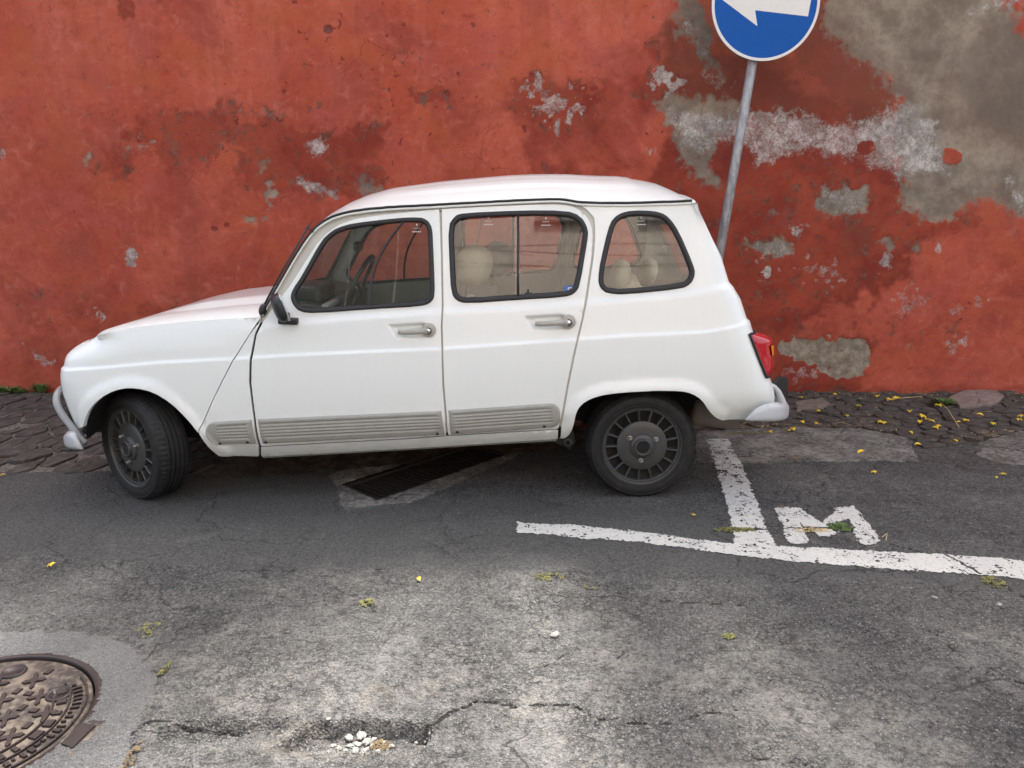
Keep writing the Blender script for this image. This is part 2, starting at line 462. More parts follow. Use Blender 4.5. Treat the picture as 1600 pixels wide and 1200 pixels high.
# pale salts and bare mortar
for pts, a, f, s, l in [
    ([(1035, 180), (1062, 165), (1100, 178), (1150, 175), (1200, 170), (1240, 175), (1270, 190), (1330, 198), (1380, 180), (1400, 150), (1440, 165), (1455, 190), (1472, 215), (1492, 265), (1482, 288), (1440, 280), (1410, 287), (1385, 270), (1350, 262), (1320, 245), (1260, 240), (1230, 247), (1205, 266), (1180, 260), (1160, 240), (1130, 225), (1110, 235), (1080, 240), (1060, 215)], .07, .06, .03, .8),
    ([(1380, 185), (1440, 170), (1470, 215), (1492, 268), (1440, 276), (1390, 250), (1350, 240), (1340, 215)], .06, .06, .03, 1.0),
    ([(1285, 283), (1310, 298), (1330, 277), (1352, 280), (1360, 330), (1330, 335), (1275, 332)], .04, .07, .02, .55),
    ([(1165, 376), (1190, 380), (1234, 378), (1238, 396), (1215, 402), (1190, 392), (1165, 386)], .03, .08, .01, .60),
    ([(455, 277), (490, 283), (532, 300), (535, 320), (500, 306), (463, 291)], .04, .05, .012, .85),
    ([(480, 216), (506, 213), (508, 240), (485, 244)], .04, .05, .015, .85),
    ([(822, 135), (850, 135), (912, 152), (916, 182), (872, 182), (832, 160)], .10, .20, .012, .70),
    ([(868, 190), (875, 190), (872, 225), (866, 225)], .02, .05, .008, .9),
    ([(1022, 98), (1048, 112), (1066, 136), (1034, 138), (1016, 122)], .04, .10, .01, 1.0),
    ([(1065, 25), (1085, 45), (1110, 92), (1120, 110), (1085, 75)], .04, .06, .02, .6),
    ([(1090, 110), (1115, 115), (1140, 140), (1110, 140)], .04, .06, .02, .6),
    ([(200, 388), (208, 386), (214, 400), (206, 404), (212, 420), (199, 420)], .02, .05, .007, 1.0),
    ([(140, 478), (160, 480), (168, 510), (152, 508)], .03, .08, .01, .75),
    ([(30, 538), (58, 545), (90, 572), (55, 568)], .04, .08, .012, .7),
    (disc(1197, 424, 10, 8), .02, .10, .008, 1.0),
    (disc(1183, 405, 8, 4), .02, .08, .008, .75),
    (disc(1192, 440, 7, 4), .02, .06, .008, .9),
    ([(1255, 408), (1280, 415), (1322, 425), (1320, 434), (1285, 436), (1262, 432)], .05, .20, .01, .62),
    ([(1372, 398), (1392, 402), (1392, 420), (1376, 428), (1372, 420)], .03, .08, .01, .9),
    ([(1240, 350), (1260, 345), (1258, 355), (1238, 370)], .02, .08, .008, .8),
    ([(1400, 460), (1430, 458), (1440, 490), (1410, 495)], .06, .20, .008, .55),
    ([(1480, 478), (1505, 480), (1505, 490), (1482, 486)], .03, .10, .008, .6),
    ([(1518, 460), (1535, 460), (1535, 482), (1522, 480)], .04, .14, .008, .55),
    ([(1410, 535), (1432, 530), (1430, 552), (1405, 548)], .04, .1, .01, .5),
    ([(1480, 535), (1510, 525), (1500, 548), (1482, 550)], .04, .12, .01, .6),
    (disc(1465, 385, 3, 10), .01, .06, .006, .7),
    ([(1505, 10), (1560, -10), (1620, -20), (1620, 8), (1560, 14), (1515, 35)], .05, .06, .03, .75),
    ([(1572, 268), (1600, 295), (1620, 345), (1590, 335), (1575, 305)], .05, .08, .02, .7),
    ([(1155, 500), (1175, 470), (1215, 490), (1205, 525), (1170, 530)], .10, .10, .05, .28),
    ([(1228, 585), (1270, 582), (1275, 590), (1235, 592)], .05, .14, .006, .6),
    (disc(1016, 236, 6, 7), .02, .07, .006, .9),
    ([(0, 235), (18, 232), (8, 252), (0, 252)], .02, .05, .008, .7),
]: w_blob(w_white, pts, a, f, s * 2.2 + .008, l)
# bare beige mortar low at the right
for pts, a, f, s, l in [
    ([(1212, 538), (1240, 528), (1290, 524), (1340, 528), (1365, 555), (1357, 586), (1340, 592), (1300, 585), (1265, 566), (1225, 556)], .04, .05, .012, 1.0),
]: w_blob(w_pale, pts, a, f, s, l)
w_damp = np.zeros_like(WXg); w_blob(w_damp, disc(1606, 118, 108, 92, 24), .02, .015, .035, 1.0)
for pts, a, f, s, l in [
    ([(1045, 130), (1180, 110), (1330, 160), (1392, 200), (1440, 340), (1500, 330), (1540, 350), (1420, 385), (1415, 440), (1360, 465), (1262, 490), (1225, 540), (1215, 640), (1100, 640), (1060, 480), (1020, 300)], .16, .06, .10, .9),
    ([(1225, 505), (1365, 512), (1375, 640), (1210, 640)], .14, .06, .06, .6),
    ([(1240, 475), (1330, 470), (1370, 510), (1240, 515)], .1, .06, .05, .35),
    ([(790, 118), (975, 120), (1050, 150), (1000, 250), (900, 300), (830, 260)], .18, .08, .12, .55),
    ([(370, 225), (440, 195), (600, 195), (610, 330), (470, 320), (400, 300)], .18, .08, .12, .5),
    ([(0, 440), (170, 450), (330, 480), (210, 530), (0, 620)], .18, .06, .12, .35),
]: w_blob(w_deep, pts, a, f, s, l)
# thin brownish washes
for pts, a, f, s, l in [
    ([(1050, 20), (1110, 80), (1270, 100), (1330, 150), (1390, 185), (1240, 180), (1100, 170), (1040, 150), (1030, 90)], .12, .06, .08, .7),
    ([(1240, -20), (1330, -20), (1420, 150), (1380, 190), (1280, 160), (1240, 90)], .14, .06, .10, .85),
    ([(1235, -30), (1300, -30), (1345, 100), (1420, 150), (1420, 215), (1330, 190), (1260, 110)], .16, .06, .14, .8),
    ([(1450, 125), (1560, 118), (1640, 120), (1640, 240), (1560, 250), (1490, 225)], .10, .05, .06, .8),
    ([(1310, 350), (1365, 340), (1365, 400), (1320, 410)], .06, .04, .04, .55),
]: w_blob(w_wash, pts, a, f, s, l)
for cx, cy, rx, ry in [(1354, 231, 17, 14), (1488, 245, 16, 13), (1335, 275, 20, 20), (1376, 292, 14, 12)]:
    m = np.zeros_like(WXg); w_blob(m, disc(cx, cy, rx, ry), .02, .03, .012, 1.0)
    w_grey *= 1 - m; w_white *= 1 - m; w_wash *= 1 - m
w_white *= 1 - w_pale * 0.6
w_blob(w_deep, [(-60, 150), (60, 120), (110, 260), (80, 420), (-60, 430)], .2, .08, .15, .25)
# where the top coat flakes off in small chips: a density only, the chips are in the material
def w_cloud(cx, cy, rx, ry, a):
    x, z = w_at(cx, cy); sx_, sz_ = rx / 205, ry / 205
    return a * np.exp(-((WXg - x) / sx_) ** 2 - ((WZg - z) / sz_) ** 2)
for q in [(520, 60, 130, 90, .8), (640, 110, 120, 110, 1.0), (460, 190, 160, 70, .9), (300, 230, 160, 60, .7), (860, 160, 120, 60, .9), (1040, 120, 60, 80, .8), (1180, 430, 90, 60, 1.0), (1280, 430, 60, 30, .8), (1260, 590, 80, 20, 1.0), (1420, 490, 90, 50, .8), (80, 490, 130, 60, .6)]:
    w_chip = np.maximum(w_chip, w_cloud(*q))
w_spot = np.zeros_like(WXg)
for cx, cy, rx, ry in [(335, 357, 4, 3), (353, 352, 4, 4), (141, 179, 2.5, 3.5), (662, 155, 5, 9), (511, 44, 6, 5), (698, 150, 4, 9)]:
    w_blob(w_spot, disc(cx, cy, rx, ry), .008, .016, .006, 1)
bulge = (fbm(WXg * 0.9, WZg * 0.9, 3, 5) - .5) * 0.03 + (fbm(WXg * 6, WZg * 6, 3, 2) - .5) * 0.005
layer = 0.003 * np.clip(w_dark, 0, 1) + 0.007 * w_grey + 0.006 * w_pale + 0.003 * w_white * (1 - w_grey) + 0.002 * w_spot
rough_r = (fbm(WXg * 40, WZg * 40, 3, 4) - .5) * 0.006 * np.clip(w_grey + w_white + w_pale, 0, 1)
foot = 0.012 * sstep(0.06, -0.02, WZg + (_wn1) * 0.1)
WYg = YW + bulge + layer + rough_r + foot
nx, nz = WXg.shape
idx = np.arange(nx * nz).reshape(nx, nz)
wf = np.stack([idx[:-1, :-1], idx[1:, :-1], idx[1:, 1:], idx[:-1, 1:]], -1).reshape(-1, 4)

t = NT('weathered_red_plaster'); c = t.coords()
dk, gr, wh, ws, pl, ch = (t.attr(a) for a in ('dark', 'grey', 'white', 'wash', 'pale', 'chip'))
sx = t.new('ShaderNodeSeparateXYZ'); t.link(c, sx.inputs[0])
big_n = t.noise(c, 0.75, 5, 0.6); med = t.noise(c, 3.2, 6, 0.62, 0.6); fine = t.noise(c, 24, 6, 0.7)
scuff = t.noise(c, 8, 8, .72, 1.2)
streak = t.noise(t.scale(c, (1, 1, 0.07)), 7, 5, 0.6)
brush = t.noise(t.scale(c, (0.25, 1, 1)), 22, 4, 0.6)
col = t.mix(t.ramp(big_n, 0.36, 0.64), srgb(176, 80, 58), srgb(194, 98, 76))
col = t.mix(t.math('MULTIPLY', t.ramp(med, 0.42, 0.72), 0.55), col, srgb(170, 82, 62))
col = t.mix(t.math('MULTIPLY', t.ramp(t.noise(c, 1.35, 7, .68, .9), .45, .64), .7), col, srgb(150, 68, 54))
col = t.mix(t.math('MULTIPLY', t.ramp(scuff, .50, .70), .6), col, srgb(200, 116, 98))
col = t.mix(t.math('MULTIPLY', t.ramp(scuff, .47, .31), .55), col, srgb(142, 60, 46))
up = t.ramp(sx.outputs['Z'], 1.3, 2.9)
col = t.mix(t.math('MULTIPLY', t.math('MULTIPLY', t.ramp(streak, 0.45, 0.75), up), 0.30), col, srgb(212, 128, 110))
col = t.mix(t.math('MULTIPLY', t.ramp(brush, 0.45, 0.8), 0.22), col, srgb(198, 116, 94))
col = t.mix(t.math('MULTIPLY', t.ramp(t.noise(c, 1.7, 6, .66, 1.0), 0.54, 0.68), 0.35), col, srgb(158, 88, 76))
run = t.noise(t.scale(c, (1, 1, .10)), 3.6, 6, .68, .4)
col = t.mix(t.math('MULTIPLY', t.ramp(run, .54, .70), .38), col, srgb(146, 74, 62))
hue = t.noise(c, 1.9, 6, .62, .8)
col = t.mix(t.math('MULTIPLY', t.ramp(hue, .50, .66), .6), col, srgb(182, 92, 60))
col = t.mix(t.math('MULTIPLY', t.ramp(hue, .47, .34), .6), col, srgb(178, 86, 76))
col = t.mix(t.math('MULTIPLY', t.ramp(t.noise(c, 13, 7, .74, .5), .52, .70), .60), col, srgb(142, 66, 52))
dp = t.ramp(t.math('ADD', t.attr('deep'), t.math('MULTIPLY', t.math('SUBTRACT', t.noise(c, 3.0, 7, .68, .8), .5), 1.1)), .15, .85)
deepc = t.mix(t.ramp(t.noise(c, 2.4, 6, .65), .38, .64), srgb(112, 44, 36), srgb(146, 62, 42))
deepc = t.mix(t.math('MULTIPLY', t.ramp(t.noise(c, 5.2, 6, .7), .54, .70), .6), deepc, srgb(118, 62, 60))
col = t.mix(t.math('MULTIPLY', dp, .85), col, deepc)
# dark coat, thresholded with fine noise for ragged edges
mott = t.noise(c, 5.5, 7, .68, .8)
dd = t.ramp(t.math('ADD', dk, t.math('ADD', t.math('MULTIPLY', t.math('SUBTRACT', fine, 0.5), 1.0), t.math('MULTIPLY', t.math('SUBTRACT', mott, .5), 1.5))), 0.25, 0.95)
darkc = t.mix(t.ramp(med, 0.35, 0.65), srgb(132, 52, 40), srgb(156, 72, 52))
darkc = t.mix(t.math('MULTIPLY', t.ramp(t.noise(c, 9, 6, .7), .5, .75), .5), darkc, srgb(116, 58, 54))
darkc = t.mix(t.math('MULTIPLY', t.ramp(t.noise(c, 2.1, 5, .6, .5), .52, .66), .75), darkc, srgb(170, 78, 54))
darkc = t.mix(t.math('MULTIPLY', t.ramp(t.noise(c, 6.5, 6, .7, .3), .60, .72), .65), darkc, srgb(112, 88, 78))
darkc = t.mix(t.math('MULTIPLY', t.ramp(t.noise(c, 3.4, 5, .65), .58, .70), .5), darkc, srgb(142, 84, 84))
col = t.mix(t.math('MULTIPLY', dd, 0.85), col, darkc)
crust = t.math('MULTIPLY', t.ramp(t.noise(c, 8.5, 8, .78, .7), .535, .60), t.ramp(t.math('ADD', dk, t.math('MULTIPLY', t.math('SUBTRACT', mott, .5), .8)), .15, .5))
col = t.mix(t.math('MULTIPLY', crust, .7), col, t.mix(t.ramp(fine, .4, .65), srgb(92, 60, 50), srgb(122, 98, 84)))
col = t.mix(t.math('MULTIPLY', t.ramp(t.math('ADD', ws, t.math('MULTIPLY', t.math('SUBTRACT', med, .5), .8)), 0.1, 0.9), 0.8), col, srgb(118, 68, 54))
gg = t.ramp(t.math('ADD', gr, t.math('ADD', t.math('MULTIPLY', t.math('SUBTRACT', fine, 0.5), 1.3), t.math('MULTIPLY', t.math('SUBTRACT', scuff, .5), 1.0))), 0.26, 0.84)
greyc = t.mix(t.ramp(t.noise(c, 2.6, 6, .65), .38, .66), srgb(116, 111, 98), srgb(164, 158, 140))
greyc = t.mix(t.math('MULTIPLY', t.ramp(fine, .4, .75), .5), greyc, srgb(112, 106, 98))
greyc = t.mix(t.math('MULTIPLY', ws, .28), greyc, srgb(134, 90, 76))
greyc = t.mix(t.math('MULTIPLY', t.attr('damp'), .6), greyc, srgb(112, 108, 97))
col = t.mix(t.math('MULTIPLY', gg, 0.92), col, greyc)
speck = t.noise(c, 75, 5, 0.75)
ww = t.ramp(t.math('ADD', wh, t.math('MULTIPLY', t.math('SUBTRACT', t.math('ADD', t.math('MULTIPLY', speck, .6), t.math('MULTIPLY', fine, .4)), 0.5), 2.6)), 0.34, 1.0)
whitec = t.mix(t.ramp(t.noise(c, 11, 5, .7), .35, .7), srgb(146, 139, 132), srgb(212, 207, 200))
whitec = t.mix(t.math('MULTIPLY', t.ramp(t.voro(t.mix(.12, c, t.nz_col(c, 12), 'ADD'), 17, 'DISTANCE_TO_EDGE'), .05, .01), .6), whitec, srgb(92, 84, 82))
col = t.mix(t.math('MULTIPLY', ww, 0.9), col, whitec)
palec = t.mix(t.ramp(t.noise(c, 18, 6, .7), .35, .7), srgb(124, 117, 102), srgb(172, 164, 146))
col = t.mix(t.math('MULTIPLY', t.ramp(t.math('ADD', pl, t.math('MULTIPLY', t.math('SUBTRACT', fine, .5), .6)), .2, .75), .92), col, palec)
chn = t.math('ADD', t.noise(c, 17, 3, .55, .4), t.math('MULTIPLY', ch, .10))
chm = t.math('MAXIMUM', t.ramp(chn, .715, .745), t.ramp(t.attr('spot'), .3, .6))
col = t.mix(t.math('MULTIPLY', chm, 0.8), col, t.mix(t.ramp(t.noise(c, 4, 2), .45, .55), srgb(122, 50, 42), srgb(112, 84, 74)))
chw = t.ramp(t.math('ADD', t.noise(t.scale(c, (1.0, 1.0, 1.3)), 31, 4, .6, .5), t.math('MULTIPLY', ch, .07)), .745, .79)
col = t.mix(t.math('MULTIPLY', chw, .7), col, srgb(186, 150, 138))
crk = t.voro(t.mix(0.25, c, t.nz_col(c, 4), 'ADD'), 3.2, 'DISTANCE_TO_EDGE')
crkm = t.math('MULTIPLY', t.ramp(crk, 0.010, 0.002), t.ramp(t.noise(c, 1.3, 3), .60, .68))
col = t.mix(t.math('MULTIPLY', crkm, .5), col, srgb(84, 36, 30))
h = t.math('ADD', t.math('MULTIPLY', fine, 0.5), t.math('MULTIPLY', speck, 0.4))
h = t.math('ADD', h, t.math('MULTIPLY', gg, -0.6)); h = t.math('ADD', h, t.math('MULTIPLY', dd, -0.25))
h = t.math('ADD', h, t.math('MULTIPLY', chm, -0.4)); h = t.math('ADD', h, t.math('MULTIPLY', crkm, -0.5))
M['wall'] = t.finish(t.mix(1.0, col, (.93, .91, .91, 1), 'MULTIPLY'), 0.88, t.bump(h, 0.55, 0.006))
t.b.inputs['Specular IOR Level'].default_value = 0.25
wall = big('plaster_wall', np.stack([WXg, WYg, WZg], -1).reshape(-1, 3), wf, M['wall'],
           {'dark': w_dark, 'grey': w_grey, 'white': w_white, 'wash': w_wash, 'pale': w_pale, 'chip': w_chip, 'spot': w_spot, 'deep': w_deep, 'damp': w_damp})
tag(wall, 'tall weathered red plaster wall with peeling paint and bare grey render behind the car', 'wall')
# body of the wall behind the plastered face
bm = bmesh.new()
box_bm(bm, (0.1, YW + 0.32, WALL_TOP / 2 - 0.1), (18.2, 0.48, WALL_TOP + 0.1))
bm_obj('wall_core', bm, plain('grey_masonry', (0.25, 0.2, 0.17), 0.9), wall)

# ================================================================== GROUND
gx = wall_axis(-9.0, -4.2, 4.3, 9.2, 0.0115, 0.1)
gy = np.r_[np.arange(-7, 1.35, 0.1), np.arange(1.35, YW + 0.04, 0.0115)]
GX, GY = np.meshgrid(gx, gy, indexing='ij')
gn1 = fbm(GX * 4, GY * 4, 5, 6) - .5
gn2 = fbm(GX * 20, GY * 20, 4, 2) - .5
def g_poly(pts, it=1):
    p = np.array(pts, float); x, y = g_at(p[:, 0], p[:, 1])
    return smooth_poly(np.stack([x, y], 1), it) if it else np.stack([x, y], 1)
def g_blob(mask, pts, amp=.05, fine=.03, soft=.02, level=1.0, it=1):
    poly = g_poly(pts, it); m = .3
    sel = (GX > poly[:, 0].min() - m) & (GX < poly[:, 0].max() + m) & (GY > poly[:, 1].min() - m) & (GY < poly[:, 1].max() + m)
    d = sdf(GX[sel], GY[sel], poly) + gn1[sel] * amp * 2 + gn2[sel] * fine * 2
    mask[sel] = np.maximum(mask[sel], level * sstep(soft, -soft, d))
def g_line(mask, pts, width=.006, amp=.03, fine=.02, level=1.0):
    poly = g_poly(pts, 0); m = .2
    sel = (GX > poly[:, 0].min() - m) & (GX < poly[:, 0].max() + m) & (GY > poly[:, 1].min() - m) & (GY < poly[:, 1].max() + m)
    x = GX[sel] + gn1[sel] * amp * 2 + gn2[sel] * fine; y = GY[sel] + (fbm(GX[sel] * 6, GY[sel] * 6, 4, 5) - .5) * amp * 2
    d = seg_dist(x, y, poly, False)
    w = width * .62 * (0.15 + 1.6 * vnoise(GX[sel] * 5, GY[sel] * 5, 4))
    mask[sel] = np.maximum(mask[sel], level * sstep(w * 1.6, w * .4, d))
g_dust_sun = np.zeros_like(GX); g_conc = np.zeros_like(GX); g_crack = np.zeros_like(GX); g_soil = np.zeros_like(GX)
g_dark = np.zeros_like(GX); g_sand = np.zeros_like(GX); g_patch = np.zeros_like(GX); g_slab = np.zeros_like(GX)
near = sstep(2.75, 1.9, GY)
g_dust_sun += near * 0.48  # dusty wear plus painted sunlight, paler towards the camera
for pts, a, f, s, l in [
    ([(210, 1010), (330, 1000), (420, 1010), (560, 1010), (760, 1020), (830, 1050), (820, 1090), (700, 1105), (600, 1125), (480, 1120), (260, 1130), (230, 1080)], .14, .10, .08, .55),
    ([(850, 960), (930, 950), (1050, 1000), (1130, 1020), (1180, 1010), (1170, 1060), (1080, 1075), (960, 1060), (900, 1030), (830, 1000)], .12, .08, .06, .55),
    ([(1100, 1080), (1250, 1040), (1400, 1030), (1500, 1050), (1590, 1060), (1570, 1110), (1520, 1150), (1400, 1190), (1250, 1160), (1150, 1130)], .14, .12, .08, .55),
    ([(780, 890), (900, 880), (900, 930), (800, 940), (740, 920)], .10, .05, .08, .55),  # a soft sun dapple painted as paler asphalt
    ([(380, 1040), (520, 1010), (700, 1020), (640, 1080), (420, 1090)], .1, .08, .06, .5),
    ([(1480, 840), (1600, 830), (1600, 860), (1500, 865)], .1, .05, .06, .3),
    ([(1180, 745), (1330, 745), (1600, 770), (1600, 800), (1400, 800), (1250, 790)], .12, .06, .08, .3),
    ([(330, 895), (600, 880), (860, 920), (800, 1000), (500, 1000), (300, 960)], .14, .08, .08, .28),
]: g_blob(g_dust_sun, pts, a, f, s, l)
for pts, a, f, s, l in [
    ([(1540, 1080), (1640, 1060), (1640, 1220), (1480, 1220), (1520, 1150)], .05, .05, .03, .9),
    ([(360, 1020), (430, 1015), (445, 1065), (400, 1075), (350, 1060)], .06, .05, .02, .6),
    ([(600, 920), (800, 945), (900, 1000), (820, 1020), (640, 990), (560, 960)], .12, .06, .05, .4),
    ([(980, 1060), (1080, 1090), (1100, 1150), (1050, 1220), (960, 1220), (1000, 1130)], .1, .08, .05, .5),
    ([(1140, 915), (1400, 930), (1480, 1000), (1300, 1020), (1150, 980)], .12, .06, .06, .45),
    ([(380, 1040), (420, 1036), (430, 1058), (400, 1068), (376, 1060)], .03, .03, .015, .7),
    ([(1370, 735), (1420, 736), (1420, 745), (1375, 745)], .02, .02, .02, .6),
    ([(330, 790), (440, 785), (480, 800), (400, 812), (320, 805)], .08, .04, .05, .4),
]: g_blob(g_dark, pts, a, f, s, l)
g_blob(g_conc, [(-300, 1010), (-100, 985), (60, 984), (165, 998), (228, 1036), (246, 1068), (238, 1108), (222, 1150), (196, 1200), (170, 1290), (-300, 1400)], .03, .03, .012, 1.0)
g_blob(g_slab, [(1085, 674), (1240, 668), (1345, 670), (1420, 684), (1432, 721), (1270, 723), (1085, 724)], .02, .02, .01, 1.0, 0)
g_blob(g_slab, [(1530, 680), (1640, 665), (1640, 730), (1560, 728), (1520, 705)], .05, .04, .02, .85)
g_blob(g_slab, [(1090, 650), (1180, 640), (1245, 640), (1245, 672), (1090, 690)], .03, .03, .015, .7)
g_blob(g_slab, [(515, 744), (539, 796), (640, 786), (736, 746), (860, 690), (700, 672), (620, 700)], .015, .015, .012, .9, 0)
for pts, l in [([(1420, 684), (1540, 690), (1600, 735), (1500, 735), (1430, 722)], .5), ([(440, 1150), (500, 1140), (640, 1160), (660, 1185), (520, 1195), (430, 1180)], .55),
               ([(575, 1070), (610, 1070), (610, 1095), (580, 1095)], .6), ([(1180, 1150), (1330, 1130), (1400, 1190), (1250, 1220)], .35)]:
    g_blob(g_sand, pts, .08, .08, .04, l)
for pts, w, l in [
    ([(795, 1108), (850, 1100), (900, 1104), (935, 1126), (1015, 1131)], .005, 1), ([(1015, 1131), (1080, 1120), (1160, 1110)], .004, .7),
    ([(232, 1136), (270, 1130), (330, 1136), (400, 1131), (440, 1120)], .006, .7), ([(480, 1143), (520, 1138), (600, 1132), (645, 1138), (668, 1150)], .006, .55),
    ([(655, 1140), (700, 1112), (740, 1100), (800, 1106)], .008, .9), ([(1430, 972), (1480, 1000), (1510, 1042), (1570, 1056), (1610, 1068)], .006, .9),
    ([(850, 897), (930, 914), (1000, 930), (1070, 940), (1200, 945)], .004, .8), ([(1480, 860), (1530, 890), (1610, 935)], .004, .8),
    ([(1120, 828), (1200, 832), (1330, 829), (1385, 848), (1480, 872), (1530, 893)], .004, .9), ([(0, 868), (150, 872), (300, 882), (450, 893), (600, 890)], .003, .6),
    ([(0, 975), (120, 965), (260, 972), (420, 990), (520, 985)], .003, .6), ([(560, 935), (640, 1000), (700, 1010), (830, 1000)], .003, .5),
    ([(1060, 940), (1110, 990), (1080, 1040), (1120, 1100)], .003, .6), ([(200, 1200), (212, 1150), (240, 1130)], .005, .8),
    ([(850, 1040), (900, 1010), (960, 1030), (1010, 1000)], .003, .6), ([(1180, 1180), (1280, 1200), (1330, 1230)], .004, .7),
]: g_line(g_crack, pts, w, .025, .015, l)
g_blob(g_patch, [(-400, 735), (150, 738), (520, 745), (540, 800), (640, 792), (800, 770), (900, 790), (1100, 800), (1130, 830), (1480, 872), (1640, 900), (1640, 935), (1400, 905), (1200, 900), (1000, 890), (850, 895), (600, 888), (450, 892), (300, 882), (150, 872), (-400, 862)], .02, .02, .008, 1.0, 0)
# paved strip along the wall: its near edge
_ex, _ey = g_at(np.array([-500., 0, 150, 300, 430, 700, 880]), np.array([738., 738, 736, 742, 742, 720, 700]))
_e2x, _e2y = g_at(np.array([1095., 1240, 1345, 1415, 1450, 1520, 1620, 2200]), np.array([674., 668, 670, 684, 700, 694, 668, 668]))
EX = np.r_[-9.5, _ex[1:], _e2x]; EY = np.r_[_ey[1], _ey[1:], _e2y]
strip_edge = lambda x: np.interp(x, EX, EY)
g_soil = sstep(-0.01, 0.03, GY - strip_edge(GX) + gn2 * .05)
ledge = np.zeros_like(GX)
g_blob(ledge, [(478, 1141), (520, 1136), (600, 1131), (650, 1138), (665, 1158), (640, 1180), (520, 1190), (440, 1175)], .03, .02, .007, 1.0)
ledge2 = np.zeros_like(GX)
g_blob(ledge2, [(235, 1136), (330, 1136), (420, 1128), (430, 1150), (330, 1165), (240, 1160)], .03, .02, .015, 1.0)
GZ = (fbm(GX * 1.1, GY * 1.1, 3, 1) - .5) * .03 * sstep(3.0, 1.8, GY) + gn1 * .006 + gn2 * .004
GZ += (fbm(GX * 45, GY * 45, 2, 3) - .5) * .004 * (1 - g_conc * .7)
GZ -= g_crack * .010 + ledge * .042 * sstep(1.69, 1.80, GY) + ledge2 * .032
GZ -= g_soil * .007
GZ += g_slab * (1 - g_soil) * .006
GZ = np.where(GY > YW - .02, np.minimum(GZ, -.03), GZ)
def gz(x, y):
    i = int(np.clip(np.searchsorted(gx, x) - 1, 0, len(gx) - 2)); j = int(np.clip(np.searchsorted(gy, y) - 1, 0, len(gy) - 2))
    return float(max(GZ[i, j], GZ[i + 1, j], GZ[i, j + 1], GZ[i + 1, j + 1]))

